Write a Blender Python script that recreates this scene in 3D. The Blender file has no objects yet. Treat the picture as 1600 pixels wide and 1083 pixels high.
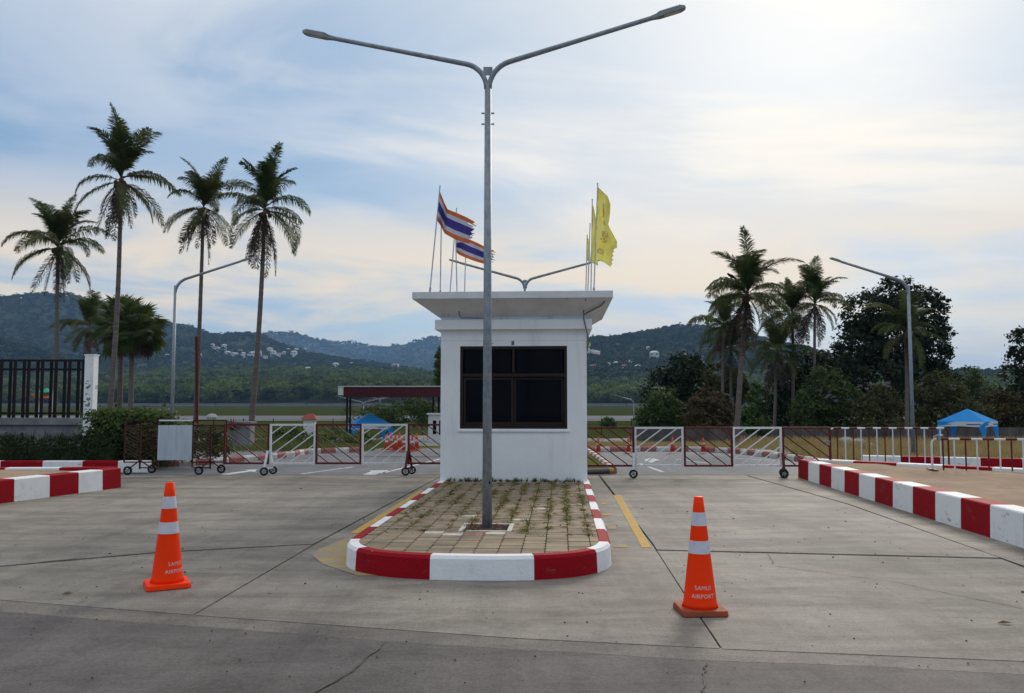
import bpy, math, random
import numpy as np
from mathutils import Vector, Matrix
R = math.radians
random.seed(7); rng = np.random.default_rng(7)
scene = bpy.context.scene
col = scene.collection

# ------------------------------------------------------------------ camera
FPX, HX, HY, CAMH, HOR = 1300.0, 800.0, 541.5, 1.65, 628.0
TILT = math.atan((HOR - HY) / FPX)
cam_d = bpy.data.cameras.new('camera'); cam = bpy.data.objects.new('camera', cam_d); col.objects.link(cam)
cam_d.sensor_width = 22.3; cam_d.lens = 22.3 * FPX / 1600.0; cam_d.clip_end = 20000; cam_d.clip_start = 0.1
cam.location = (0, 0, CAMH); cam.rotation_euler = (math.pi / 2 + TILT, 0, 0)
scene.camera = cam

# ------------------------------------------------------------------ sky, sun, exposure
SUN_AZ, SUN_EL = R(21), R(25)          # azimuth to the right of the view direction
sunv = Vector((math.sin(SUN_AZ) * math.cos(SUN_EL), math.cos(SUN_AZ) * math.cos(SUN_EL), math.sin(SUN_EL)))
world = bpy.data.worlds.new('World'); scene.world = world; world.use_nodes = True
nt = world.node_tree; N = nt.nodes; L = nt.links
for n in list(N): N.remove(n)
def nd(t, **k):
    n = N.new(t)
    for a, b in k.items(): setattr(n, a, b)
    return n
def mth(op, a, b=None, c=None, clamp=False):
    n = N.new('ShaderNodeMath'); n.operation = op; n.use_clamp = clamp
    for i, v in enumerate((a, b, c)):
        if v is None: continue
        if isinstance(v, (int, float)): n.inputs[i].default_value = v
        else: L.new(v, n.inputs[i])
    return n.outputs[0]
def mixc(f, a, b):
    n = N.new('ShaderNodeMix'); n.data_type = 'RGBA'
    for s, v in ((n.inputs[0], f), (n.inputs[6], a), (n.inputs[7], b)):
        if isinstance(v, (int, float)): s.default_value = v
        elif isinstance(v, tuple): s.default_value = (*v, 1)
        else: L.new(v, s)
    return n.outputs[2]
def maprange(v, a, b, c=0.0, d=1.0):
    n = N.new('ShaderNodeMapRange'); n.interpolation_type = 'SMOOTHSTEP'
    L.new(v, n.inputs[0])
    for i, x in enumerate((a, b, c, d)): n.inputs[i + 1].default_value = x
    return n.outputs[0]
sky = nd('ShaderNodeTexSky', sky_type='NISHITA', sun_disc=False)
sky.sun_elevation = SUN_EL; sky.sun_rotation = SUN_AZ; sky.air_density = 1.2; sky.dust_density = 1.0; sky.ozone_density = 2.0
tc = nd('ShaderNodeTexCoord'); dirv = tc.outputs['Generated']
sep = nd('ShaderNodeSeparateXYZ'); L.new(dirv, sep.inputs[0])
zz = mth('MAXIMUM', sep.outputs[2], 0.0)
den = mth('ADD', zz, 0.16)
px_ = mth('DIVIDE', sep.outputs[0], den); py_ = mth('DIVIDE', sep.outputs[1], den)
cmb = nd('ShaderNodeCombineXYZ'); L.new(px_, cmb.inputs[0]); L.new(py_, cmb.inputs[1])
def noise(vec, sc, det, rough=.55, dist=0.0, off=(0, 0, 0), scl=(1, 1, 1)):
    mp = nd('ShaderNodeMapping'); L.new(vec, mp.inputs[0]); mp.inputs[1].default_value = off; mp.inputs[3].default_value = scl
    n = nd('ShaderNodeTexNoise'); L.new(mp.outputs[0], n.inputs[0]); n.inputs['Scale'].default_value = sc
    n.inputs['Detail'].default_value = det; n.inputs['Roughness'].default_value = rough; n.inputs['Distortion'].default_value = dist
    return n.outputs[0]
dp = nd('ShaderNodeVectorMath', operation='DOT_PRODUCT'); L.new(dirv, dp.inputs[0]); dp.inputs[1].default_value = sunv
dpc = mth('MAXIMUM', dp.outputs['Value'], 0.0)
glow = mth('POWER', dpc, 14.0); wide = mth('POWER', dpc, 3.2); core = mth('POWER', dpc, 70.0)
n1 = noise(cmb.outputs[0], 0.8, 10, .56, .9, (3.1, 0.7, 0), (.75, 1.0, 1))
n2 = noise(cmb.outputs[0], 1.5, 8, .58, .5, (1.3, 5.2, 0), (.7, 1.2, 1))
n3 = noise(dirv, 2.6, 8, .55, .5, (0.9, 0.35, 0.7), (1, 1, 5.0))
m1 = maprange(n1, .42, .60); m2 = maprange(n2, .42, .62); m3 = maprange(n3, .36, .56)
SK = 10.0
def sc3(c): return tuple(SK * v for v in c)
# clear air: blue, paler low down and toward the sun
low = maprange(sep.outputs[2], .30, .0)
air = mixc(mth('MULTIPLY', low, .55), sc3((.135, .245, .415)), sc3((.33, .50, .62)))
air = mixc(mth('MULTIPLY', wide, .45), air, sc3((.42, .56, .67)))
base = mixc(0.85, sky.outputs[0], air)
# broad soft cloud, cream toward the sun, grey-white away, brightened to light the booth
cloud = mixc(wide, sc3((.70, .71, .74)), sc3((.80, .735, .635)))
fill_deck = maprange(mth('ADD', sep.outputs[2], mth('MULTIPLY', n2, .22)), .44, .80)  # bright overhead cloud, mostly out of view, added to lift the ambient light
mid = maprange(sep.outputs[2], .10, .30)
cov = mth('ADD', mth('ADD', mth('MULTIPLY', mth('MULTIPLY', m1, mid), mth('ADD', mth('MULTIPLY', wide, .75), .12)), mth('MULTIPLY', fill_deck, .9)), mth('MULTIPLY', glow, .30), clamp=True)
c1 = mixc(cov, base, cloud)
# darker wisps inside the cloud
c2 = mixc(mth('MULTIPLY', m2, .55), c1, mixc(wide, sc3((.30, .385, .51)), sc3((.44, .52, .62))))
# low bank of warm streaks
lowband = mth('MULTIPLY', maprange(sep.outputs[2], .03, .10), maprange(sep.outputs[2], .27, .14))
fwd = maprange(sep.outputs[1], .1, .9)
warm = mth('MULTIPLY', mth('MULTIPLY', lowband, m3), mth('MULTIPLY', fwd, .85))
c3 = mixc(warm, c2, sc3((.78, .645, .47)))
c4 = mixc(mth('MULTIPLY', glow, .22), c3, sc3((.86, .83, .77)))
c4 = mixc(mth('MULTIPLY', core, .35), c4, sc3((.92, .90, .85)))
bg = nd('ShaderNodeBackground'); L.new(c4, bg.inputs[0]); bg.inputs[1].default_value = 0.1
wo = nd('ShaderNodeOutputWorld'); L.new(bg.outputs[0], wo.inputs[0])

sl = bpy.data.lights.new('sun', 'SUN'); sl.energy = 1.4; sl.angle = R(16); sl.color = (1, .93, .83)
so = bpy.data.objects.new('sun', sl); col.objects.link(so); so.rotation_euler = (-sunv).to_track_quat('-Z', 'Y').to_euler()
so.location = (0, 0, 60)
vs = scene.view_settings; vs.view_transform = 'Standard'; vs.look = 'None'; vs.gamma = 1; vs.exposure = 0.45; vs.use_curve_mapping = False
scene.cycles.use_denoising = True
scene.cycles.max_bounces = 6; scene.cycles.volume_bounces = 0; scene.cycles.transparent_max_bounces = 6

# ------------------------------------------------------------------ terrain and pixel helpers
def ss(a, b, v):
    t = min(1, max(0, (v - a) / (b - a))); return t * t * (3 - 2 * t)
def T(Y): return -1.7 * ss(30, 60, Y)
CT, ST = math.cos(TILT), math.sin(TILT)
def ray(x, y):
    a = (x - HX) / FPX; c = (HY - y) / FPX
    return (a, CT - c * ST, ST + c * CT)
def D(x, y, Y):                      # the point at distance Y seen at a photo position
    d = ray(x, y); k = Y / d[1]
    return Vector((d[0] * k, Y, CAMH + d[2] * k))
def G(x, y, z=None):                 # ground point seen at a photo position (follows the slope)
    d = ray(x, y)
    if z is not None:
        k = (z - CAMH) / d[2]; return Vector((d[0] * k, d[1] * k, z))
    lo, hi = 1.0, 3000.0
    k = 1.0; step = .25
    while k < 3000:
        k2 = k + step
        if CAMH + d[2] * k2 < T(d[1] * k2): break
        k = k2; step = max(.25, k * .01)
    lo, hi = k, k + step
    for _ in range(30):
        m = (lo + hi) / 2
        if CAMH + d[2] * m < T(d[1] * m): hi = m
        else: lo = m
    return Vector((d[0] * hi, d[1] * hi, T(d[1] * hi)))

# ------------------------------------------------------------------ materials
def mat(name, c, c2=None, scale=3.0, rough=.75, bump=0.0, bscale=60.0, spec=.14, metal=0.0, lo=.35, hi=.65, coord='pos', rnd=0.0, trans=0.0, stretch=(1, 1, 1), scuff=None):
    m = bpy.data.materials.new(name); m.use_nodes = True
    t = m.node_tree; b = t.nodes['Principled BSDF']
    b.inputs['Roughness'].default_value = rough; b.inputs['Specular IOR Level'].default_value = spec; b.inputs['Metallic'].default_value = metal
    if c2 is None: c2 = tuple(v * .8 for v in c)
    if coord == 'pos': cs = t.nodes.new('ShaderNodeNewGeometry').outputs['Position']
    else: cs = t.nodes.new('ShaderNodeTexCoord').outputs['Object']
    mp = t.nodes.new('ShaderNodeMapping'); mp.inputs[3].default_value = stretch; t.links.new(cs, mp.inputs[0]); cs = mp.outputs[0]
    no = t.nodes.new('ShaderNodeTexNoise'); no.inputs['Scale'].default_value = scale; no.inputs['Detail'].default_value = 6; no.inputs['Roughness'].default_value = .62
    t.links.new(cs, no.inputs[0])
    rp = t.nodes.new('ShaderNodeValToRGB'); rp.color_ramp.elements[0].position = lo; rp.color_ramp.elements[1].position = hi
    rp.color_ramp.elements[0].color = (*c, 1); rp.color_ramp.elements[1].color = (*c2, 1)
    t.links.new(no.outputs[0], rp.inputs[0]); out = rp.outputs[0]
    if scuff:                                     # sparse worn marks: (colour, scale, threshold, stretch)
        m3_ = t.nodes.new('ShaderNodeMapping'); m3_.inputs[3].default_value = scuff[3]; t.links.new(cs, m3_.inputs[0])
        n3_ = t.nodes.new('ShaderNodeTexNoise'); n3_.inputs['Scale'].default_value = scuff[1]; n3_.inputs['Detail'].default_value = 9; n3_.inputs['Roughness'].default_value = .72; t.links.new(m3_.outputs[0], n3_.inputs[0])
        r3_ = t.nodes.new('ShaderNodeMapRange'); r3_.inputs[1].default_value = scuff[2]; r3_.inputs[2].default_value = scuff[2] + scuff[4]; r3_.inputs[4].default_value = scuff[5]; t.links.new(n3_.outputs[0], r3_.inputs[0])
        x3_ = t.nodes.new('ShaderNodeMix'); x3_.data_type = 'RGBA'; t.links.new(r3_.outputs[0], x3_.inputs[0]); t.links.new(out, x3_.inputs[6]); x3_.inputs[7].default_value = (*scuff[0], 1); out = x3_.outputs[2]
    if rnd:
        oi = t.nodes.new('ShaderNodeObjectInfo'); hs = t.nodes.new('ShaderNodeHueSaturation')
        mr = t.nodes.new('ShaderNodeMapRange'); mr.inputs[3].default_value = 1 - rnd; mr.inputs[4].default_value = 1 + rnd
        t.links.new(oi.outputs['Random'], mr.inputs[0]); t.links.new(mr.outputs[0], hs.inputs['Value']); t.links.new(out, hs.inputs['Color']); out = hs.outputs[0]
    t.links.new(out, b.inputs['Base Color'])
    if bump:
        n2 = t.nodes.new('ShaderNodeTexNoise'); n2.inputs['Scale'].default_value = bscale; n2.inputs['Detail'].default_value = 5; t.links.new(cs, n2.inputs[0])
        bp = t.nodes.new('ShaderNodeBump'); bp.inputs['Strength'].default_value = bump; bp.inputs['Distance'].default_value = .02
        t.links.new(n2.outputs[0], bp.inputs['Height']); t.links.new(bp.outputs[0], b.inputs['Normal'])
    if trans:
        tr = t.nodes.new('ShaderNodeBsdfTranslucent'); mx = t.nodes.new('ShaderNodeMixShader'); mx.inputs[0].default_value = trans
        t.links.new(out, tr.inputs[0]); t.links.new(b.outputs[0], mx.inputs[1]); t.links.new(tr.outputs[0], mx.inputs[2])
        t.links.new(mx.outputs[0], t.nodes['Material Output'].inputs[0])
    return m
def concrete_mat(name, light, dark, stain):
    m = bpy.data.materials.new(name); m.use_nodes = True; t = m.node_tree; b = t.nodes['Principled BSDF']
    b.inputs['Roughness'].default_value = .72; b.inputs['Specular IOR Level'].default_value = .12
    pos = t.nodes.new('ShaderNodeNewGeometry').outputs['Position']
    def nz(sc, stretch, det=6, r=.6, dist=0):
        mp = t.nodes.new('ShaderNodeMapping'); mp.inputs[3].default_value = stretch; t.links.new(pos, mp.inputs[0])
        n = t.nodes.new('ShaderNodeTexNoise'); n.inputs['Scale'].default_value = sc; n.inputs['Detail'].default_value = det; n.inputs['Roughness'].default_value = r; n.inputs['Distortion'].default_value = dist
        t.links.new(mp.outputs[0], n.inputs[0]); return n.outputs[0]
    def ramp(v, a, c, b_, d):
        r = t.nodes.new('ShaderNodeValToRGB'); r.color_ramp.elements[0].position = a; r.color_ramp.elements[1].position = b_
        r.color_ramp.elements[0].color = (*c, 1); r.color_ramp.elements[1].color = (*d, 1); t.links.new(v, r.inputs[0]); return r.outputs[0]
    def mul(a, b_, f):
        n = t.nodes.new('ShaderNodeMix'); n.data_type = 'RGBA'; n.blend_type = 'MULTIPLY'; n.inputs[0].default_value = f
        t.links.new(a, n.inputs[6]); t.links.new(b_, n.inputs[7]); return n.outputs[2]
    o = ramp(nz(.35, (1, 1, 1), 7, .6, .6), .36, light, .64, dark)
    o = mul(o, ramp(nz(1.1, (.35, 1.6, 1), 8, .68, .4), .40, stain, .58, (1, 1, 1)), .75)
    o = mul(o, ramp(nz(1.3, (1.5, .07, 1), 6, .7, .2), .36, (.70, .70, .71), .56, (1.03, 1.03, 1.03)), .55)
    o = mul(o, ramp(nz(5.5, (1, 1, 1), 3, .5, .3), .25, (.45, .44, .44), .33, (1, 1, 1)), .3)
    o = mul(o, ramp(nz(9, (.35, 2.2, 1), 8, .8), .34, (.72, .71, .7), .62, (1.08, 1.07, 1.06)), .5)
    o = mul(o, ramp(nz(2.6, (1, 1, 1), 9, .78, .8), .34, (.66, .65, .64), .52, (1.05, 1.05, 1.05)), .6)
    o = mul(o, ramp(nz(28, (1, 1.3, 1), 5, .8), .36, (.7, .7, .7), .5, (1, 1, 1)), .7)
    o = mul(o, ramp(nz(70, (1, 1, 1), 4, .8), .32, (.45, .45, .45), .56, (1.15, 1.15, 1.15)), .65)
    t.links.new(o, b.inputs['Base Color'])
    bp = t.nodes.new('ShaderNodeBump'); bp.inputs['Strength'].default_value = .35; bp.inputs['Distance'].default_value = .01
    t.links.new(nz(90, (.6, 1.2, 1), 4, .75), bp.inputs['Height']); t.links.new(bp.outputs[0], b.inputs['Normal'])
    return m
M = {}
M['concrete'] = concrete_mat('apron_concrete', (.345, .31, .258), (.245, .224, .193), (.60, .595, .59))
M['asphalt'] = concrete_mat('front_asphalt', (.168, .148, .138), (.128, .116, .110), (.74, .73, .74))
M['gutter'] = concrete_mat('gutter_concrete', (.285, .252, .215), (.142, .127, .117), (.72, .72, .72))
M['inner_asphalt'] = concrete_mat('inner_asphalt', (.19, .195, .205), (.15, .155, .16), (.8, .8, .8))
M['joint'] = mat('joint_filler', (.06, .054, .047), (.13, .115, .095), 5)
M['soil'] = mat('plain_soil', (.058, .060, .022), (.034, .050, .014), .09, .9, .3, 8, spec=0.0)
M['lawn'] = mat('lawn', (.15, .125, .045), (.065, .09, .024), .35, .9, .5, 25, spec=0.0)
M['sand'] = mat('sand', (.36, .255, .17), (.27, .19, .125), 1.6, .95, .6, 22)
M['runway'] = mat('runway', (.17, .175, .18), (.13, .135, .14), .05, .9, spec=0.02)
M['white'] = mat('white_paint', (.76, .76, .75), (.66, .66, .65), 3.5, .6, .12, 40, lo=.45, hi=.8)
M['kerb_white'] = mat('kerb_white_paint', (.82, .81, .785), (.66, .645, .62), 5, .65, .25, 45, lo=.5, hi=.82, scuff=((.25, .23, .2), 3.2, .60, (1, 1, 2.5), .05, .75))
M['kerb_red'] = mat('kerb_red_paint', (.32, .005, .012), (.26, .006, .012), 5, .65, .25, 45, spec=.08, lo=.4, hi=.8, scuff=((.16, .07, .06), 3.4, .60, (1, 1, 2.5), .06, .7))
M['old_white'] = mat('worn_white_paint', (.62, .60, .56), (.40, .37, .33), 6, .75, .3, 40)
M['old_red'] = mat('worn_red_paint', (.36, .15, .13), (.28, .09, .085), 6, .75, .3, 40)
M['plaster'] = mat('booth_plaster', (.83, .815, .79), (.75, .74, .72), 1.4, .75, .08, 60, lo=.35, hi=.75, scuff=((.42, .41, .39), 2.6, .55, (2.2, 2.2, .22), .2, .32))
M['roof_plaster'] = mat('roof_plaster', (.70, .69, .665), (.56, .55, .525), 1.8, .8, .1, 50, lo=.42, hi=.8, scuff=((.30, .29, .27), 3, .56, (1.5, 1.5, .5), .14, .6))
M['frame'] = mat('window_frame_brown', (.032, .019, .015), (.024, .015, .012), 6, .45)
M['glass'] = mat('dark_window_glass', (.006, .006, .009), (.004, .004, .006), 2, .06, spec=.04)
M['galv'] = mat('galvanised_steel', (.30, .325, .345), (.20, .225, .245), 22, .5, .08, 60, .5, .25, lo=.38, hi=.62, stretch=(1, 1, .5))
M['lamp_grey'] = mat('lamp_housing', (.30, .31, .31), (.24, .25, .25), 8, .5)
M['lens'] = mat('lamp_lens', (.55, .55, .50), None, 5, .3)
M['red_steel'] = mat('red_brown_steel', (.135, .022, .020), (.085, .015, .014), 12, .5)
M['dark_red_steel'] = mat('dark_red_steel', (.065, .014, .014), (.04, .010, .010), 12, .55)
M['white_steel'] = mat('white_steel', (.74, .74, .74), (.62, .62, .61), 14, .5)
M['rubber'] = mat('rubber', (.012, .012, .012), (.02, .02, .02), 10, .7)
M['board'] = mat('board_white_wash', (.50, .55, .58), (.38, .43, .46), 2.5, .6, stretch=(6, 1, .5))
M['orange'] = mat('cone_orange', (1.0, .045, .0), (.97, .04, .0), 6, .5, spec=.12, scuff=((.45, .10, .05), 14, .61, (1, 1, 1.6), .05, .6))
M['cone_faded'] = mat('cone_faded_red', (.58, .075, .04), (.48, .08, .05), 8, .7)
M['orange_dirty'] = mat('cone_base_dirty', (.42, .07, .025), (.20, .065, .04), 9, .7)
M['cone_band'] = mat('cone_reflective_band', (.66, .64, .67), (.56, .54, .58), 14, .4)
M['lettering'] = mat('lettering_white', (.74, .62, .57), None, 5, .6)
M['yellow_paint'] = mat('road_yellow_paint', (.58, .34, .05), (.37, .29, .18), 5, .8, lo=.44, hi=.62)
M['yellow_worn'] = mat('road_yellow_worn', (.42, .30, .12), (.285, .255, .212), 3.2, .85, lo=.40, hi=.62)
M['line_white'] = mat('road_white_paint', (.60, .60, .60), (.38, .39, .40), 5, .8)
M['paver'] = mat('paver_sandstone', (.335, .258, .175), (.24, .19, .135), 2.6, .9, .3, 50, rnd=.2)
M['paver_white'] = mat('paver_white_paint', (.66, .63, .57), (.5, .45, .38), 9, .8)
M['paver_pink'] = mat('paver_pink_paint', (.42, .19, .15), (.34, .18, .14), 9, .8)
M['bed'] = mat('bedding_sand', (.17, .13, .08), (.06, .05, .035), 30, .95, lo=.42, hi=.58)
M['pebble'] = mat('red_brown_pebbles', (.16, .07, .045), (.09, .05, .035), 30, .9)
M['weed_dry'] = mat('weed_dry', (.26, .18, .05), (.17, .13, .035), 8, .8, trans=.25)
M['weed_green'] = mat('weed_green', (.10, .14, .03), (.14, .15, .04), 8, .8, trans=.25)
M['fence_black'] = mat('fence_black', (.012, .010, .012), (.018, .014, .014), 8, .55)
M['old_concrete'] = mat('stained_concrete', (.27, .265, .255), (.15, .15, .15), 2.0, .85, .3, 30)
M['wall_grey'] = mat('yard_wall', (.155, .13, .118), (.075, .065, .06), 1.6, .9, .2, 10, stretch=(1, 1, .25))
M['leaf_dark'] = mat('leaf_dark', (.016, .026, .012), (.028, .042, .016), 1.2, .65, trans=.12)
M['leaf_mid'] = mat('leaf_mid', (.045, .078, .020), (.075, .105, .030), 1.0, .65, trans=.2)
M['leaf_olive'] = mat('leaf_olive', (.072, .080, .025), (.10, .09, .034), 1.0, .7, trans=.2)
M['leaf_brown'] = mat('leaf_brown', (.085, .050, .022), (.06, .055, .022), 1.0, .75, trans=.15)
M['leaf_bright'] = mat('leaf_bright', (.10, .15, .03), (.06, .10, .022), 2.0, .6, trans=.25)
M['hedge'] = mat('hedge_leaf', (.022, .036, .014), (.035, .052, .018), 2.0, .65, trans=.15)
M['flower'] = mat('lilac_blossom', (.30, .22, .30), (.20, .15, .19), 4, .8)
M['bark'] = mat('tree_bark', (.085, .065, .05), (.05, .04, .032), 4, .9, .5, 25)
M['palm_bark'] = mat('palm_bark', (.19, .155, .135), (.12, .095, .085), 3, .9, .4, 20, stretch=(1, 1, 4))
M['frond'] = mat('palm_frond', (.052, .078, .022), (.085, .108, .032), 1.5, .5, trans=.35, rnd=.3)
M['frond_olive'] = mat('palm_frond_olive', (.115, .11, .036), (.08, .088, .03), 1.5, .55, trans=.35, rnd=.25)
M['frond_dead'] = mat('palm_frond_dead', (.085, .055, .038), (.05, .034, .026), 2, .8, rnd=.2)
M['coconut'] = mat('coconut', (.16, .06, .02), (.10, .06, .02), 6, .6)
M['far_tree'] = mat('far_foliage', (.055, .092, .024), (.12, .145, .040), .12, .8, rnd=.6, trans=.3)
M['far_tree2'] = mat('far_foliage_dark', (.030, .050, .022), (.055, .072, .030), .02, .8, rnd=.5, trans=.15)
M['far_bark'] = mat('far_bark', (.12, .10, .08), None, 1, .9)
M['hill'] = mat('hill_undergrowth', (.025, .038, .018), (.05, .055, .028), .012, .95)
M['tent'] = mat('tent_blue', (.02, .34, .85), (.03, .37, .88), 3, .6, trans=.3)
M['tent_white'] = mat('tent_white', (.70, .70, .70), (.62, .64, .68), 3, .6)
M['tent_navy'] = mat('tent_navy', (.01, .06, .25), None, 3, .6)
M['maroon'] = mat('maroon_sheet', (.095, .022, .028), (.075, .018, .022), 3, .6)
M['black'] = mat('black_steel', (.012, .012, .014), None, 4, .5)
M['roof_red'] = mat('red_roof', (.33, .085, .05), (.26, .07, .045), 2, .8)
M['house_white'] = mat('house_white', (.70, .68, .64), (.55, .53, .5), .2, .8)
M['flag_yellow'] = mat('flag_yellow', (.90, .86, .34), (.84, .80, .36), 5, .7, trans=.55)
M['emblem'] = mat('flag_emblem_orange', (.62, .22, .03), (.5, .14, .03), 20, .7)
M['flag_orange'] = mat('flag_faded_red', (.72, .23, .07), (.62, .19, .06), 8, .7, trans=.3)
M['flag_white'] = mat('flag_white', (.68, .66, .72), (.58, .57, .66), 8, .7, trans=.3)
M['flag_blue'] = mat('flag_blue', (.10, .075, .34), (.075, .06, .26), 8, .7, trans=.3)
M['pole_white'] = mat('flagpole_paint', (.52, .53, .56), (.42, .43, .46), 6, .45)
M['conduit'] = mat('conduit_grey', (.16, .15, .15), None, 6, .6)
M['dry_grass'] = mat('dry_grass', (.40, .29, .13), (.29, .23, .095), .8, .9, trans=.3)
M['green_grass'] = mat('green_grass', (.10, .13, .035), (.14, .15, .05), .8, .9, trans=.3)
M['stone'] = mat('pale_boulder', (.48, .46, .42), (.34, .32, .29), 3, .9, .4, 15)
M['dark'] = mat('interior_shade', (.02, .02, .022), None, 3, .8)
M['bird'] = mat('black_feather', (.008, .008, .01), None, 8, .5)
M['dead_leaf'] = mat('dead_leaf', (.17, .10, .05), None, 8, .9)
M['agave'] = mat('agave_red', (.12, .035, .045), None, 4, .6)
M['stall_green'] = mat('stall_green', (.05, .36, .22), None, 3, .7)
M['stall_orange'] = mat('stall_orange', (.72, .18, .03), None, 3, .7)

# ------------------------------------------------------------------ mesh building
class MB:
    def __init__(s): s.v = []; s.f = []
    def add(s, vs, fs):
        o = len(s.v); s.v += [tuple(v) for v in vs]; s.f += [tuple(i + o for i in f) for f in fs]; return s
    def box(s, c, d, rz=0.0, rx=0.0, ry=0.0):
        m = Matrix.Translation(c) @ Matrix.Rotation(rz, 4, 'Z') @ Matrix.Rotation(ry, 4, 'Y') @ Matrix.Rotation(rx, 4, 'X')
        vs = [m @ Vector((x * d[0] / 2, y * d[1] / 2, z * d[2] / 2)) for x in (-1, 1) for y in (-1, 1) for z in (-1, 1)]
        return s.add(vs, [(0, 1, 3, 2), (4, 6, 7, 5), (0, 4, 5, 1), (2, 3, 7, 6), (0, 2, 6, 4), (1, 5, 7, 3)])
    def tube(s, pts, r, n=8, cap=True):
        pts = [Vector(p) for p in pts]; k = len(pts)
        rs = list(r) if isinstance(r, (list, tuple)) else [r] * k
        vs = []; up = None
        for i in range(k):
            t = (pts[min(i + 1, k - 1)] - pts[max(i - 1, 0)]).normalized()
            if up is None:
                up = t.orthogonal().normalized()
            up = (up - t * up.dot(t)).normalized(); w = t.cross(up)
            for j in range(n):
                a = 2 * math.pi * j / n
                vs.append(pts[i] + (up * math.cos(a) + w * math.sin(a)) * rs[i])
        fs = [(i * n + j, i * n + (j + 1) % n, (i + 1) * n + (j + 1) % n, (i + 1) * n + j) for i in range(k - 1) for j in range(n)]
        if cap: fs += [tuple(range(n - 1, -1, -1)), tuple((k - 1) * n + j for j in range(n))]
        return s.add(vs, fs)
    def bar(s, a, b, w, h=None):        # straight square bar
        a = Vector(a); b = Vector(b); h = h or w; t = (b - a).normalized()
        u = Vector((0, 1, 0)) if abs(t.y) < .9 else Vector((1, 0, 0))
        x = t.cross(u).normalized(); y = t.cross(x).normalized()
        vs = [p + x * sx * w / 2 + y * sy * h / 2 for p in (a, b) for sx, sy in ((-1, -1), (1, -1), (1, 1), (-1, 1))]
        return s.add(vs, [(0, 1, 2, 3), (7, 6, 5, 4), (0, 4, 5, 1), (1, 5, 6, 2), (2, 6, 7, 3), (3, 7, 4, 0)])
    def prism(s, poly, z0, z1, top_inset=0.0):
        n = len(poly); c = sum((Vector((p[0], p[1], 0)) for p in poly), Vector()) / n
        def zf(z, p): return z(p) if callable(z) else z
        vs = [(p[0], p[1], zf(z0, p)) for p in poly]
        for p in poly:
            d = Vector((c.x - p[0], c.y - p[1], 0)); d = d.normalized() * top_inset if d.length else d
            vs.append((p[0] + d.x, p[1] + d.y, zf(z1, p)))
        fs = [tuple(range(n - 1, -1, -1)), tuple(range(n, 2 * n))] + [(i, (i + 1) % n, n + (i + 1) % n, n + i) for i in range(n)]
        return s.add(vs, fs)
    def lathe(s, prof, n=24, c=(0, 0, 0)):
        vs = []; k = len(prof)
        for r, z in prof:
            for j in range(n):
                a = 2 * math.pi * j / n; vs.append((c[0] + r * math.cos(a), c[1] + r * math.sin(a), c[2] + z))
        fs = [(i * n + j, i * n + (j + 1) % n, (i + 1) * n + (j + 1) % n, (i + 1) * n + j) for i in range(k - 1) for j in range(n)]
        fs += [tuple(range(n - 1, -1, -1)), tuple((k - 1) * n + j for j in range(n))]
        return s.add(vs, fs)
TF = {}
def thing(name, label, cat, loc=(0, 0, 0), rz=0.0, group=None):
    o = bpy.data.objects.new(name, None); col.objects.link(o); o.empty_display_size = .2
    o.location = loc; o.rotation_euler = (0, 0, rz); TF[o.name] = Matrix.Translation(loc) @ Matrix.Rotation(rz, 4, 'Z')
    return tag(o, label, cat, group)
def tag(o, label=None, cat=None, group=None, kind=None):
    for k, v in (('label', label), ('category', cat), ('group', group), ('kind', kind)):
        if v: o[k] = v
    return o
def mesh_of(mb, name, mats, smooth=False):
    me = bpy.data.meshes.new(name)
    if isinstance(mb, MB): me.from_pydata(mb.v, [], mb.f)
    else:
        v, f = mb                                     # numpy verts, quad index array
        nf, k = f.shape
        me.vertices.add(len(v)); me.vertices.foreach_set('co', v.astype(np.float32).ravel())
        me.loops.add(nf * k); me.loops.foreach_set('vertex_index', f.astype(np.int32).ravel())
        me.polygons.add(nf); me.polygons.foreach_set('loop_start', np.arange(0, nf * k, k, dtype=np.int32)); me.polygons.foreach_set('loop_total', np.full(nf, k, dtype=np.int32))
        me.update(calc_edges=True)
    for m in (mats if isinstance(mats, (list, tuple)) else [mats]): me.materials.append(M[m])
    if smooth: me.polygons.foreach_set('use_smooth', [True] * len(me.polygons))
    return me
def obj(name, mb, mats, parent=None, smooth=False, local=False, bevel=0.0):
    me = mb if isinstance(mb, bpy.types.Mesh) else mesh_of(mb, name, mats, smooth)
    o = bpy.data.objects.new(name, me); col.objects.link(o)
    if parent is not None:
        o.parent = parent
        root = parent
        if not local:
            W = Matrix.Identity(4); p = parent
            while p is not None: W = (TF.get(p.name) or p.matrix_local) @ W; p = p.parent
            me.transform(W.inverted())
    if bevel:
        b = o.modifiers.new('bevel', 'BEVEL'); b.width = bevel; b.segments = 2; b.limit_method = 'ANGLE'
    return o
def struct(name, mb, mats, parent=None, **k):
    o = obj(name, mb, mats, parent, **k)
    if parent is None: o['kind'] = 'structure'
    return o
def copy_tree(o, parent=None):
    c = o.copy(); col.objects.link(c); c.parent = parent
    for ch in o.children: copy_tree(ch, c)
    return c
def sheet(polypx, z, n=None):
    """flat (or slope-following) sheet from ground points"""
    return MB().add([(p[0], p[1], p[2] + z) for p in polypx], [tuple(range(len(polypx)))])
def strip_grid(x0, x1, ys, dz):
    m = MB(); nx = 14
    xs = [x0 + (x1 - x0) * i / nx for i in range(nx + 1)]
    vs = [(x, y, T(y) + dz) for y in ys for x in xs]
    fs = [(j * (nx + 1) + i, j * (nx + 1) + i + 1, (j + 1) * (nx + 1) + i + 1, (j + 1) * (nx + 1) + i) for j in range(len(ys) - 1) for i in range(nx)]
    return m.add(vs, fs)

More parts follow.
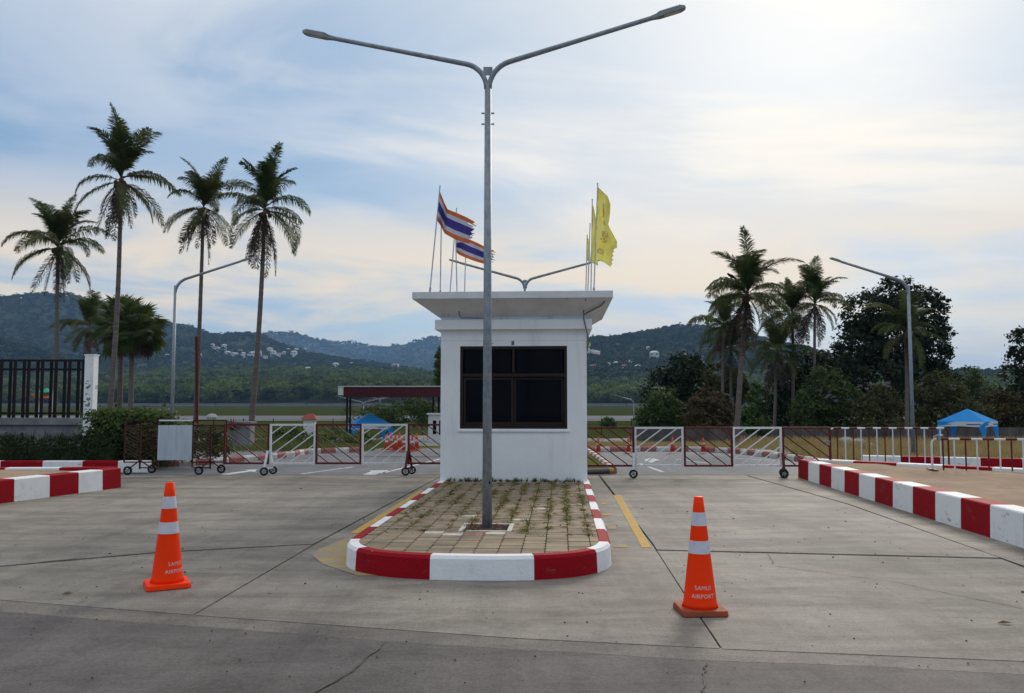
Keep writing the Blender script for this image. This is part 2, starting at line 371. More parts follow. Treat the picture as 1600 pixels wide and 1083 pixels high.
# ------------------------------------------------------------------ ground
ysg = [-60, -20, 0, 10, 19] + [19 + i * 2.5 for i in range(1, 20)] + [80, 120, 200, 400, 700, 1500, 3000, 8000]
struct('ground', strip_grid(-5200, 5200, ysg, -.07), 'soil')
edge = [(-150, 925), (0, 937), (300, 961), (800, 997), (1130, 1014), (1600, 1034), (1900, 1047)]
rp_ = [G(x, y + 3, 0) for x, y in edge]
rp_ = [Vector((-60, rp_[0].y + 6, 0))] + rp_ + [Vector((60, rp_[-1].y - 2, 0)), Vector((60, -40, 0)), Vector((-60, -40, 0))]
struct('road', MB().add([(p.x, p.y, -.006) for p in reversed(rp_)], [tuple(range(len(rp_)))]), 'asphalt')
gut = MB(); ex = np.linspace(-150, 1900, 240); ey = np.interp(ex, [p[0] for p in edge], [p[1] for p in edge])
a = [G(x, y - 2.5, 0) for x, y in zip(ex, ey)]; b = [G(x, y + 17 + random.uniform(-.5, .5) + 1.0 * math.sin(x * .013), 0) for x, y in zip(ex, ey)]
n = len(a); gut.add([(p.x, p.y, -.0035) for p in a] + [(p.x, p.y, -.0052) for p in b], [(i, n + i, n + i + 1, i + 1) for i in range(n - 1)])
struct('gutter_strip', gut, 'gutter')
apron = struct('concrete_apron', MB().add([(-40, 5.4, -.03), (40, 4.6, -.03), (40, 19.4, -.03), (-40, 19.4, -.03)], [(0, 1, 2, 3)]), 'joint')
slabs = [
    [(690, 743), (490, 849.5), (250, 862), (0, 884), (-150, 897), (-900, 960), (-900, 743)],
    [(489, 851), (301, 960.5), (0, 937), (-150, 925), (-900, 985), (-900, 962), (-150, 899), (0, 886), (250, 864)],
    [(692, 743), (492, 851), (304, 961), (800, 996.5), (1125, 1013), (1064, 921), (1019, 851), (934, 743)],
    [(938, 743), (1022, 851), (1026, 858.5), (1562, 871.5), (1324, 788), (1165, 743)],
    [(1169, 743), (1328, 788), (1600, 884), (1900, 985), (2600, 1000), (2600, 743)],
    [(1027, 860.5), (1066, 921), (1129, 1013.5), (1600, 1033), (1900, 1046), (2200, 1040), (1900, 988), (1600, 887), (1564, 873.5)],
]
for sl_ in slabs:
    pts = [G(x, y, 0) for x, y in sl_]
    struct('slab', MB().prism([(p.x, p.y) for p in pts], -.028, 0.0), 'concrete', apron)
def ribbon(pts, w, z, jit=0.0):
    m = MB(); P = []
    for i in range(len(pts) - 1):
        a, b = Vector(pts[i]), Vector(pts[i + 1]); k = max(1, int((b - a).length / .05)) if jit else 1
        for j in range(k): P.append(a.lerp(b, j / k))
    P.append(Vector(pts[-1])); L_, R_ = [], []
    for i, p in enumerate(P):
        t = (P[min(i + 1, len(P) - 1)] - P[max(0, i - 1)]); nrm = Vector((-t.y, t.x, 0)).normalized()
        ww = w * (1 + (random.uniform(-.6, .6) if jit else 0)); sh = random.uniform(-jit, jit) if jit else 0
        L_.append(p + nrm * (ww / 2 + sh)); R_.append(p - nrm * (ww / 2 - sh))
    n = len(P)
    return m.add([(p.x, p.y, p.z + z) for p in L_ + R_], [(i, n + i, n + i + 1, i + 1) for i in range(n - 1)])
for pts, w in (([(600, 1003), (578, 1024), (545, 1052), (488, 1083)], .016), ([(1102, 1035), (1098, 1083)], .010),
               ([(1205, 884), (1400, 910), (1600, 952)], .008), ([(1200, 866), (1208, 880)], .012), ([(0, 885), (130, 872)], .012)):
    struct('crack', ribbon([G(x, y, 0) for x, y in pts], w, .003, .012), 'joint', apron)
# inner roads and strips of the airfield
struct('inner_road', strip_grid(-40, 30, [19.3, 21, 23, 25, 27, 29, 30.6], -.045), 'inner_asphalt')
m = MB()
lp = [G(*p) for p in [(560, 712), (566, 704), (580, 690), (600, 680), (700, 680), (720, 690), (735, 704), (740, 712)]]
struct('access_road', m.add([(p.x, p.y, p.z - .03) for p in lp], [tuple(range(len(lp)))]), 'inner_asphalt')
struct('service_road', strip_grid(-90, 160, [66, 72, 78], -.04), 'inner_asphalt')
struct('lawn', strip_grid(-120, 150, [30.7, 33, 36, 40, 45, 50, 55, 60, 65.9], -.055), 'lawn')
struct('runway', strip_grid(-2500, 2500, [150, 178, 205], -.03), 'runway')

def px_line(pts, z=0.012):
    return [G(x, y) for x, y in pts]
for pts, w in (([(470, 738), (552, 727)], .10), ([(596, 737), (700, 712)], .10), ([(1000, 722), (1036, 735)], .12), ([(1055, 715), (1110, 722)], .12), ([(1150, 714), (1205, 717)], .12)):
    struct('road_line', ribbon(px_line(pts), w, -.041), 'line_white')
def arrow(poly):
    p = [G(x, y) for x, y in poly]
    struct('road_arrow', MB().add([(q.x, q.y, q.z - .041) for q in p], [tuple(range(len(p)))]), 'line_white')
arrow([(345, 738), (388, 732.5), (380, 731.5), (402, 731), (398, 735), (392, 734), (352, 740)])
arrow([(563, 740), (580, 734), (578, 732.5), (608, 732), (600, 737), (594, 736), (585, 740)])
arrow([(1005, 716), (1018, 713), (1032, 717), (1024, 718), (1018, 721), (1010, 719)])
for poly, mm in (([(958, 774), (970, 774), (1018, 856), (1003, 856)], 'yellow_paint'), ([(500, 858), (548, 838), (552, 850), (546, 872), (565, 888), (615, 900), (560, 900), (505, 882), (488, 868)], 'yellow_worn'), ([(656, 766), (664, 766), (560, 834), (546, 834)], 'yellow_paint'),
             ([(938, 786), (948, 786), (949, 788), (939, 788)], 'yellow_paint'), ([(941, 803), (954, 803), (955, 806), (942, 806)], 'yellow_paint'), ([(948, 823), (962, 823), (964, 827), (950, 827)], 'yellow_worn'), ([(957, 851), (978, 851), (982, 856), (958, 856)], 'yellow_worn')):
    p = [G(x, y, 0) for x, y in poly]
    struct('yellow_marking', MB().add([(q.x, q.y, .004) for q in p], [tuple(range(len(p)))]), mm, apron)

# ------------------------------------------------------------------ traffic island, kerbs
YAW = -R(3.4)
ISL = Vector((-.40, 7.83, 0)); KH = .22; HWI = 1.38; ARC = 1.12
isl = thing('traffic_island', 'raised traffic island with red and white kerb and sand coloured pavers', 'traffic island', tuple(ISL), YAW)
def isl_edge(s):
    """outline from the left back, round the front, to the right back; local coords"""
    pts = []
    for y in np.linspace(11.4, ARC, 80): pts.append((-HWI, y))
    e = 2 / 2.6
    for t in np.linspace(math.pi, 2 * math.pi, 90)[1:-1]:
        c, s_ = math.cos(t), math.sin(t)
        pts.append((HWI * math.copysign(abs(c) ** e, c), ARC + ARC * math.copysign(abs(s_) ** e, s_)))
    for y in np.linspace(ARC, 11.4, 80): pts.append((HWI, y))
    return pts
E = [Vector((*p, 0)) for p in isl_edge(0)]
cum = [0.0]
for i in range(1, len(E)): cum.append(cum[-1] + (E[i] - E[i - 1]).length)
def e_at(s):
    i = max(1, min(len(cum) - 1, int(np.searchsorted(cum, s)))); t = (s - cum[i - 1]) / (cum[i] - cum[i - 1]); return E[i - 1].lerp(E[i], t)
def e_n(s):
    t = (e_at(s + .01) - e_at(s - .01)).normalized(); return Vector((-t.y, t.x, 0))     # inward
KW = .13
def kerb_seg(s0, s1):
    m = MB(); k = max(2, int((s1 - s0) / .06)); prof = [(0, -.02), (.012, KH - .03), (.035, KH), (KW, KH + .002), (KW, .05)]
    vs = []
    for i in range(k + 1):
        s = s0 + .0015 + (s1 - s0 - .003) * i / k; p = e_at(s); nn = e_n(s)
        for o_, z in prof: vs.append((p.x + nn.x * o_, p.y + nn.y * o_, z))
    n = len(prof)
    fs = [(i * n + j, i * n + j + 1, (i + 1) * n + j + 1, (i + 1) * n + j) for i in range(k) for j in range(n - 1)]
    fs += [tuple(range(n)), tuple(k * n + j for j in range(n - 1, -1, -1))]
    return m.add(vs, fs)
mid = cum[-1] / 2
bounds = [mid - .37, mid + .61]                      # central white stone
segs = [(bounds[0], bounds[1], 'kerb_white')]
for sgn in (-1, 1):
    s = bounds[0] if sgn < 0 else bounds[1]; lens = ([.88, .60] if sgn < 0 else [.72, .50]) + [.86] * 11; red = True
    for l in lens:
        s2 = s + sgn * l
        if s2 < 0 or s2 > cum[-1]: break
        segs.append((min(s, s2), max(s, s2), 'kerb_red' if red else 'kerb_white')); s = s2; red = not red
for s0, s1, mm in segs: obj('kerb_stone', kerb_seg(s0, s1), mm, isl, local=True)
bedp = [e_at(s) + e_n(s) * (KW - .01) for s in np.linspace(.02, cum[-1] - .02, 120)]
obj('bedding', MB().add([(p.x, p.y, KH - .03) for p in bedp], [tuple(range(len(bedp)))]), 'bed', isl, local=True)
# pavers
POLE = Vector((-.285, 9.62)); pl = Matrix.Rotation(-YAW, 2) @ Vector((POLE.x - ISL.x, POLE.y - ISL.y))
def half_w(y):
    if y >= ARC: return HWI - KW - .004
    q = 1 - ((ARC - y) / (ARC)) ** 2.6
    return (HWI * max(q, 0) ** (1 / 2.6)) - KW - .004 if q > 0 else 0
PWX, PWY = .226, .150; pav = []
rows = int(7.1 / PWY); joints = []
for r in range(rows):
    y0 = KW + .02 + r * PWY; y1 = y0 + PWY
    for c in range(-7, 7):
        x0 = c * PWX + .02; x1 = x0 + PWX
        if abs((x0 + x1) / 2 - pl.x) < .27 and abs((y0 + y1) / 2 - pl.y) < .25: continue
        g = .002
        h0, h1 = half_w(y0 + .01), half_w(y1)
        a0, a1 = max(x0 + g, -min(h0, h1)), min(x1 - g, min(h0, h1))
        if r < 6 and a1 - a0 < PWX - 2 * g - 1e-4:
            hq = [(max(x0 + g, -h0), y0 + g), (min(x1 - g, h0), y0 + g), (min(x1 - g, h1), y1 - g), (max(x0 + g, -h1), y1 - g)]
        else: hq = [(a0, y0 + g), (a1, y0 + g), (a1, y1 - g), (a0, y1 - g)]
        if hq[1][0] - hq[0][0] < .02 or hq[2][0] - hq[3][0] < .02: 
            if hq[2][0] - hq[3][0] < .05: continue
            hq[0] = (hq[3][0], (y0 + y1) / 2); hq[1] = (hq[2][0], (y0 + y1) / 2)
        pav.append((y0, hq, r, c))
pav.sort(key=lambda p: p[0])
special = {(8, -3): 'paver_white', (7, -2): 'paver_white', (7, -1): 'paver_pink', (8, 0): 'paver_white', (17, -2): 'paver_white', (15, 1): 'paver_white', (22, 2): 'paver_white'}
rest = MB()
for i, (y0, q, r, c) in enumerate(pav):
    dz = random.uniform(-.003, .003); mbp = MB() if i < 300 else rest
    if abs((q[1][0] - q[0][0]) - (q[2][0] - q[3][0])) < 1e-6 and q[1][0] - q[0][0] > .1:      # notched corners leave small dark gaps in the joints
        cx_, cy_ = .020, .022; (xa_, ya_), (xb_, _), (_, yb_), _ = q
        q = [(xa_ + cx_, ya_), (xb_ - cx_, ya_), (xb_, ya_ + cy_), (xb_, yb_ - cy_), (xb_ - cx_, yb_), (xa_ + cx_, yb_), (xa_, yb_ - cy_), (xa_, ya_ + cy_)]
    mbp.prism(q, KH - .05, KH - .002 + dz, .003)
    if i < 300: obj('paver', mbp, special.get((r, c), 'paver'), isl, local=True)
tag(obj('pavers_far', rest, 'paver', isl, local=True), kind='stuff')
# pit round the pole
pit = MB(); s_ = .27
for (cx, cy, dx, dy) in ((0, -s_, 2 * s_ + .05, .05), (0, s_, 2 * s_ + .05, .05), (-s_, 0, .05, 2 * s_ - .052), (s_, 0, .05, 2 * s_ - .052)):
    pit.box((pl.x + cx, pl.y + cy, KH - .02), (dx, dy, .05))
obj('pit_frame', pit, 'paver_white', isl, local=True)
pb = MB()
for _ in range(420):
    r_ = random.uniform(.012, .028); cx, cy = pl.x + random.uniform(-.235, .235), pl.y + random.uniform(-.235, .235)
    pb.box((cx, cy, KH - .03 + random.uniform(0, .02)), (r_ * 2, r_ * 1.4, r_ * 1.2), random.uniform(0, 3), random.uniform(-.5, .5), random.uniform(-.5, .5))
tag(obj('pit_gravel', pb, 'pebble', isl, local=True), kind='stuff')
# weeds in the joints
def tuft(mb, c, h, nb, spread):
    for _ in range(nb):
        a = random.uniform(0, 6.28); l = h * random.uniform(.5, 1.1); w = random.uniform(.003, .007)
        d = Vector((math.cos(a), math.sin(a), 0)); b0 = Vector(c) + d * random.uniform(0, spread * .4); s2 = Vector((-d.y, d.x, 0)) * w
        p1 = b0 + d * spread * .4 + Vector((0, 0, l * .7)); p2 = b0 + d * spread * random.uniform(.7, 1.3) + Vector((0, 0, l * random.uniform(.5, 1)))
        mb.add([b0 - s2, b0 + s2, p1 + s2 * .8, p1 - s2 * .8, p2], [(0, 1, 2, 3), (3, 2, 4)])
wd, wg = MB(), MB()
for c in range(-6, 7):
    x = c * PWX + .02
    dens = {-6: .25, -5: .3, -4: .35, -3: .4, -2: .35, -1: .3, 0: .7, 1: .6, 2: .8, 3: .9, 4: .9, 5: .5, 6: .2}[c]
    y = 1.3
    while y < 7.15:
        p = 2.3 * dens * (.3 + .7 * ss(1.2, 5.0, y)) * (.3 + 1.2 * max(0, math.sin(y * 1.9 + c * 2.3)))
        if random.random() < p and abs(x) < half_w(y):
            tuft(wg if random.random() < .35 else wd, (x + random.gauss(0, .02), y, KH - .01), random.uniform(.012, .05), random.randint(8, 22), random.uniform(.04, .12))
        y += .07
for _ in range(230):
    yy_ = random.uniform(1.2, 7.1); tuft(wd if random.random() < .8 else wg, (random.uniform(-1.2, 1.2), yy_, KH - .004), random.uniform(.008, .025), random.randint(3, 8), random.uniform(.03, .09))
for _ in range(60):
    tuft(wg if random.random() < .5 else wd, (random.uniform(-1.2, 1.2), 7.28 + random.uniform(0, .05), KH - .01), random.uniform(.03, .12), 12, .06)
for nm, mb_, mm, lb in (('dry_weeds', wd, 'weed_dry', 'dry yellow weeds growing in the island paving joints'), ('green_weeds', wg, 'weed_green', 'small green weeds growing in the island paving joints')):
    o = obj(nm, mb_, mm, isl, local=True); o['kind'] = 'stuff'

# big kerb runs
def kerb_run(label, a, b, n, h, w, first_red, group=None, mats=('kerb_red', 'kerb_white'), inset=.02, bounds=None, rnd=False):
    a = Vector(a); b = Vector(b); t = (b - a); Ln = t.length; t.normalize(); nn = Vector((-t.y, t.x, 0))
    th = thing('kerb', label, 'kerb', tuple(a), 0, group)
    bs = bounds or [i / n for i in range(n + 1)]
    for i in range(len(bs) - 1):
        p, q = a + t * (Ln * bs[i] + .002), a + t * (Ln * bs[i + 1] - .002)
        m = MB(); prof = [(0, 0), (inset * .6, h - .015), (inset + .005, h), (w - .01, h), (w, h - .015), (w, 0)]
        if rnd: prof = [(0, 0), (0, h * .5), (w * .25, h * .92), (w * .5, h), (w * .75, h * .92), (w, h * .5), (w, 0)]
        k = len(prof)
        vs = [(e.x + nn.x * o_, e.y + nn.y * o_, e.z + z - (.02 if z == 0 else 0)) for e in (p, q) for o_, z in prof]
        m.add(vs, [(j, j + 1, k + j + 1, k + j) for j in range(k - 1)] + [tuple(range(k - 1, -1, -1)), tuple(range(k, 2 * k)), (k - 1, 0, k, 2 * k - 1)])
        obj('kerb_stone', m, mats[0] if (i % 2 == 0) == first_red else mats[1], th)
    return th
ra, rb = G(1247, 746, 0), G(1600, 857, 0); ext = (rb - ra).normalized() * ((rb - ra).length / 12)
kerb_run('long tall red and white kerb along the right edge of the driveway', ra, rb + ext * 4, 16, .40, .30, True)
rc = G(1247, 745, 0) + Vector((.33, .0, 0)); rd = Vector((12.5, 13.2, 0))
kerb_run('low red and white kerb closing the sand bed behind, under the hoop barriers', rc, rd, 9, .385, .28, False)
sb = [ra + Vector((.2, -.15, 0)), rb + ext * 4 + Vector((.2, 0, 0)), Vector((14, 6.2, 0)), rd + Vector((0, .1, 0)), rc + Vector((.1, .1, 0))]
def bumpy(poly, z, amp, n=60):
    xs = [p.x for p in poly]; ys = [p.y for p in poly]; m = MB(); idx = {}
    def inside(x, y):
        c = False; k = len(poly)
        for i in range(k):
            p, q = poly[i], poly[(i + 1) % k]
            if (p.y > y) != (q.y > y) and x < (q.x - p.x) * (y - p.y) / (q.y - p.y) + p.x: c = not c
        return c
    gx = np.linspace(min(xs), max(xs), n); gy = np.linspace(min(ys), max(ys), n)
    for j, y in enumerate(gy):
        for i, x in enumerate(gx):
            idx[i, j] = len(m.v); m.v.append((x, y, z + amp * (math.sin(x * 2.1 + y) * .4 + math.sin(y * 3.3 - x * 1.7) * .3 + random.uniform(-.3, .3))))
    for j in range(n - 1):
        for i in range(n - 1):
            if inside((gx[i] + gx[i + 1]) / 2, (gy[j] + gy[j + 1]) / 2): m.f.append((idx[i, j], idx[i + 1, j], idx[i + 1, j + 1], idx[i, j + 1]))
    return m
struct('sand_bed', bumpy(sb, .33, .03), 'sand', smooth=True)
la, lb_ = G(189, 762, 0), G(0, 787, 0); lx = (lb_ - la)
bl = [0, .175, .39, .63, .90, 1.2, 1.5, 1.8]
kerb_l = kerb_run('tall red and white kerb at the left edge of the driveway, nearest the camera', la + lx * 1.8, la, 7, .375, .30, True, bounds=[1 - v / 1.8 for v in reversed(bl)])
lc = la + Vector((-.28, .42, 0)); ld = Vector((-16, 16.1, 0))
kerb_run('low kerb behind the left sand bed, its top just showing over the sand', lc, ld, 8, .37, .2, True)
struct('sand_bed_left', bumpy([la + Vector((-.3, .2, 0)), la + lx * 1.8 + Vector((0, .2, 0)), Vector((-16, 13, 0)), ld, lc], .32, .02, 40), 'sand', smooth=True)
ha, hb = G(231, 737, 0), G(0, 737, 0)
kerb_run('red and white kerb in front of the clipped hedge on the left', hb + (hb - ha) * .5, ha, 6, .25, .2, True, bounds=[0, .17, .333, .333 + .19, .333 + .37, .333 + .53, 1.0])
ka, kb = Vector((9.05, 21.6, 0)), Vector((14.9, 19.4, 0))
kerb_run('low kerb of long white and red stones behind the hoop barriers', ka, kb, 7, .27, .2, False)
# worn small kerbs on the far side of the inner road
def kerb_path(label, pix, step, w=.18, h=.12):
    P = [G(x, y) for x, y in pix]; th = thing('kerb', label, 'kerb', tuple(P[0]))
    k = 0
    for i in range(len(P) - 1):
        a, b = P[i], P[i + 1]; n = max(1, round((b - a).length / step)); t = (b - a).normalized(); nn = Vector((-t.y, t.x, 0))
        for j in range(n):
            p, q = a.lerp(b, (j + .02) / n), a.lerp(b, (j + .98) / n); m = MB()
            prof = [(-w / 2, -.08), (-w / 2, h * .55), (-w * .28, h), (w * .28, h), (w / 2, h * .55), (w / 2, -.08)]; kk = len(prof)
            m.add([(e.x + nn.x * o_, e.y + nn.y * o_, e.z + z) for e in (p, q) for o_, z in prof], [(c, c + 1, kk + c + 1, kk + c) for c in range(kk - 1)] + [tuple(range(kk - 1, -1, -1)), tuple(range(kk, 2 * kk))])
            obj('kerb_stone', m, ('old_red', 'old_white')[k % 2], th); k += 1
kerb_path('worn pink and white kerb curving along the grass beyond the right gate', [(905, 704), (1000, 703), (1100, 703.5), (1160, 707), (1219, 714), (1290, 724), (1350, 730)], .5)
kerb_path('worn pink and white kerb beyond the left gate below the shrubs', [(566, 704), (478, 707), (458, 711), (400, 717), (330, 723), (250, 727)], .5)
kerb_path('small worn kerb of the grass strip just right of the booth', [(917, 706), (935, 718), (958, 737)], .5)
gp = [G(x, y) for x, y in ((890, 706), (917, 706), (935, 718), (957, 737), (890, 740))]
struct('verge', MB().add([(p.x, p.y, p.z + .05) for p in gp], [tuple(range(len(gp)))]), 'lawn')
lv = [G(x, y) for x, y in ((566, 703), (478, 706), (458, 710), (400, 716), (330, 722), (180, 728), (100, 700), (560, 690))]
struct('verge_left', MB().add([(p.x, p.y, p.z + .035) for p in lv], [tuple(range(len(lv)))]), 'lawn')
rv = [G(x, y) for x, y in ((905, 703), (1000, 702), (1100, 702.5), (1160, 706), (1219, 713), (1290, 723), (1370, 730), (1700, 735), (1700, 692), (905, 692))]
struct('verge_right', MB().add([(p.x, p.y, p.z + .03) for p in rv], [tuple(range(len(rv)))]), 'lawn')

# ------------------------------------------------------------------ guard booth
BC = Vector((.025, 15.2, 0)); BW, BD = 2.67, 3.0
booth = thing('guard_booth', 'white rendered guard booth with dark window and flat overhanging roof', 'booth', (BC.x, BC.y, KH), YAW)
def bl_(name, mb, mm, par=booth, **k): return obj(name, mb, mm, par, local=True, **k)
hw = BW / 2; wz0, wz1, whw = 1.16 - KH, 2.67 - KH, .98; zt = 2.75
w = MB()
w.box((0, .075, wz0 / 2 - .02), (BW, .15, wz0 + .04)); w.box((0, .075, (wz1 + zt) / 2), (BW, .15, zt - wz1))
for s in (-1, 1): w.box((s * (whw + hw) / 2, .075, (wz0 + wz1) / 2), (hw - whw, .15, wz1 - wz0))
for s in (-1, 1): w.box((s * (hw - .075), BD / 2 + .075, zt / 2 - .02), (.15, BD - .15 - .002, zt + .04))
w.box((0, BD + .075, zt / 2 - .02), (BW, .15, zt + .04))
bl_('wall', w, 'plaster')
bl_('skirting_panel', MB().box((0, -.002, wz0 / 2 - .06), (1.98, .008, wz0 - .14)), 'plaster')
bl_('window_ledge', MB().box((0, -.01, wz0 - .035), (2.04, .04, .035)), 'plaster', bevel=.004)
bl_('lintel_band', MB().box((0, -.0015, wz1 + .10), (BW + .004, .003, .012)), 'roof_plaster')
bl_('cornice', MB().box((0, BD / 2 + .07, zt + .09), (BW + .2, BD + .35, .18)), 'plaster', bevel=.006)
zr = 3.27; oh = .46
def rect(ex, z): return [(-hw - ex, -ex, z), (hw + ex, -ex, z), (hw + ex, BD + .15 + ex, z), (-hw - ex, BD + .15 + ex, z)]
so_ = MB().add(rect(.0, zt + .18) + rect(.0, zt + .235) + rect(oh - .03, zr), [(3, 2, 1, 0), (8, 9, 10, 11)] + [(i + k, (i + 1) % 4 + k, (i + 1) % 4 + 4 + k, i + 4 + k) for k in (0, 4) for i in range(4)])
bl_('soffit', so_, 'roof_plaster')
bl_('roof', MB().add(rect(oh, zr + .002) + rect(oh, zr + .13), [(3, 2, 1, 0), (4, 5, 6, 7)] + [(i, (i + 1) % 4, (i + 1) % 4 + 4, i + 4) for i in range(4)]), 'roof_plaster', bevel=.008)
win = MB(); fw = .055; tz = 2.14 - KH
win.box((0, .05, wz0 + fw / 2), (2 * whw, .09, fw)); win.box((0, .05, wz1 - fw / 2), (2 * whw, .09, fw))
for s in (-1, 1): win.box((s * (whw - fw / 2), .05, (wz0 + wz1) / 2), (fw, .09, wz1 - wz0 - 2 * fw - .002))
win.box((0, .05, tz), (2 * whw - 2 * fw - .002, .085, .06))
wf = bl_('window_frame', win, 'frame')
obj('mullion', MB().box((0, .052, (tz + wz1) / 2), (.05, .07, wz1 - tz - fw - .035)), 'frame', wf, local=True)
for s in (-1, 1):
    obj('pane', MB().box((s * .475, .06, (tz + wz1) / 2), (.85, .012, wz1 - tz - .09)), 'glass', wf, local=True)
    sash = MB(); cx = s * .46; yy = .045 if s < 0 else .075; zc = (wz0 + tz) / 2; sh = tz - wz0 - fw - .034; sw = .915
    sash.box((cx, yy, zc + sh / 2 - .02), (sw, .025, .04)); sash.box((cx, yy, zc - sh / 2 + .045), (sw, .025, .06))
    for q in (-1, 1): sash.box((cx + q * (sw / 2 - .02), yy, zc + .012), (.04, .025, sh - .11))
    obj('sash', sash, 'frame', wf, local=True)
    obj('pane', MB().box((cx, yy + .003, zc + .012), (sw - .07, .008, sh - .1)), 'glass', wf, local=True)
obj('interior', MB().box((0, .75, 1.4), (2.3, 1.1, 2.3)), 'dark', booth, local=True)  # near-black block, its colour stands in for the shade inside the room
cd = MB(); z0 = zt + .19
cd.tube([(-.98, -.15, zt + .40), (-.985, -.13, zt + .26), (-.95, -.125, zt + .21), (-.52, -.125, zt + .205)], .010, 6)
bl_('conduit', cd, 'conduit')
cd = MB(); X = hw
cd.tube([(X - .02, -.42, zr - .03), (X - .05, -.2, zr - .04), (X - .055, -.14, zt + .3), (X - .05, -.125, zt + .18), (X - .01, -.118, zt + .0), (X + .02, -.02, zt - .1), (X + .02, -.02, zt - .4)], .011, 6)
cd.tube([(X - .04, -.14, zt + .26), (X + .1, -.2, zt + .33), (X + .26, -.3, zr - .12), (X + .32, -.36, zr - .05)], .013, 6)
cd.tube([(X + .02, .02, zt - .1), (X + .06, .02, zt - .2), (X + .02, .02, zt - .32)], .010, 6)
bl_('conduit', cd, 'conduit')
bl_('number_plate', MB().box((-.01, -.004, wz1 + .055), (.05, .006, .075)).box((-.38, -.003, wz1 + .05), (.016, .006, .016)), 'conduit')
cc = Vector((BC.x + hw + .1, BC.y - .02, 2.56))
cam1 = thing('security_camera', 'small white bullet security camera on the right wall of the booth', 'camera', tuple(cc))
obj('housing', MB().tube([cc + Vector((.0, 0, .01)), cc + Vector((.13, -.08, -.02))], .036, 12), 'white_steel', cam1)
obj('bracket', MB().tube([cc + Vector((-.09, .04, .03)), cc + Vector((-.02, .02, .03)), cc + Vector((.04, -.02, .0))], .014, 6), 'white_steel', cam1)
obj('junction_box', MB().box(cc + Vector((-.065, .03, .03)), (.06, .08, .1)), 'white_steel', cam1, bevel=.01)
cl = cc + Vector((-.06, .02, .14))
lampw = thing('wall_lamp', 'small yellowish round wall lamp above the security camera', 'lamp', tuple(cl))
obj('lamp_globe', MB().lathe([(.005, -.045), (.03, -.035), (.043, 0), (.03, .035), (.005, .045)], 12, cl), 'flag_yellow', lampw, smooth=True)
obj('lamp_base', MB().box(cl + Vector((-.035, 0, 0)), (.03, .04, .05)), 'conduit', lampw)

# ------------------------------------------------------------------ street lamps
def lamp_head(mb_h, mb_l, tip, d, k_=1.0):
    """LED head lying along d from the arm tip"""
    d = Vector(d).normalized(); sidev = d.cross(Vector((0, 0, 1))).normalized(); up = sidev.cross(d).normalized()
    M4 = Matrix((d, sidev, up)).transposed().to_4x4() @ Matrix.Scale(k_, 4); M4.translation = Vector(tip)
    prof = [(0, .035, -.03, .03), (.10, .05, -.035, .035), (.16, .075, -.035, .05), (.55, .085, -.03, .045), (.62, .06, -.02, .03), (.64, .03, -.01, .015)]
    vs = []; n = 4
    for x, w_, z0_, z1_ in prof: vs += [M4 @ Vector((x, s * w_, z)) for s, z in ((-1, z0_), (1, z0_), (1, z1_), (-1, z1_))]
    k = len(prof)
    mb_h.add(vs, [(i * 4 + j, i * 4 + (j + 1) % 4, (i + 1) * 4 + (j + 1) % 4, (i + 1) * 4 + j) for i in range(k - 1) for j in range(4)] + [(3, 2, 1, 0), tuple((k - 1) * 4 + j for j in range(4))])
    for i in range(9):
        x = .17 + i * .043; c = M4 @ Vector((x, 0, .055)); 
        mb_h.add([M4 @ Vector((x + a_, s * .08, .04 + h_)) for a_, h_ in ((0, 0), (.022, .025), (.03, 0)) for s in (-1, 1)], [(0, 1, 3, 2), (2, 3, 5, 4), (0, 2, 4), (1, 5, 3)])
    mb_l.add([M4 @ Vector((x, s * .06, -.034)) for x in (.2, .54) for s in (-1, 1)], [(0, 1, 3, 2)])
def arm_pts(base, zj, az, reach, rise, r=.32):
    """curved arm leaving the pole top then running straight out and up"""
    d = Vector((math.cos(az), math.sin(az), 0)); out = []
    ang = math.atan2(rise, reach)
    for i in range(9):
        t = i / 8; th = (math.pi / 2 - ang) * t                # turning from vertical
        out.append(base + Vector((0, 0, zj)) + d * (r * (1 - math.cos(th))) + Vector((0, 0, r * math.sin(th))))
    e = out[-1]; dd = (d * math.cos(ang) + Vector((0, 0, math.sin(ang)))); Ln = reach / math.cos(ang)
    out.append(e + dd * Ln * .5); out.append(e + dd * Ln)
    return out, dd
def street_lamp(label, base, zj, arms, r0=.066, r1=.045, ra_=.032, reach=1.9, rise=.62, group=None, head=1.0, bolts=False):
    rc_ = .32 if len(arms) > 1 else .5
    th = thing('street_lamp', label, 'street lamp', tuple(base), 0, group); base = Vector(base)
    obj('pole', MB().tube([base + Vector((0, 0, -.05)), base + Vector((0, 0, zj * .5)), base + Vector((0, 0, zj + .02))], [r0, (r0 + r1) / 2, r1], 18), 'galv', th, smooth=True)
    for az in arms:
        pts, dd = arm_pts(base, zj - .05 - (rc_ - .32), az, reach, rise, rc_)
        off = Vector((math.cos(az), math.sin(az), 0)) * (r1 * .45 if len(arms) > 1 else 0)
        pts = [p + off for p in pts]
        am = obj('arm', MB().tube(pts, [ra_ * 1.15] * 9 + [ra_, ra_], 12), 'galv', th, smooth=True)
        h, l = MB(), MB(); lamp_head(h, l, pts[-1] - dd * .05, dd, .64)
        hd = obj('lamp_head', h, 'lamp_grey', th); obj('lens', l, 'lens', hd)
    if len(arms) > 1:
        obj('gusset', MB().box(base + Vector((0, 0, zj + .16)), (.11, .012, .10)), 'galv', th)
    if bolts:
        for z in (zj - .35, zj - .48):
            for s in (-1, 1): obj('bolt', MB().tube([base + Vector((s * .04, 0, z)), base + Vector((s * .075, 0, z))], .010, 6), 'galv', th)
        obj('cable_hole', MB().box(base + Vector((.03, -.048, .55)), (.018, .012, .028)), 'black', th)
    return th
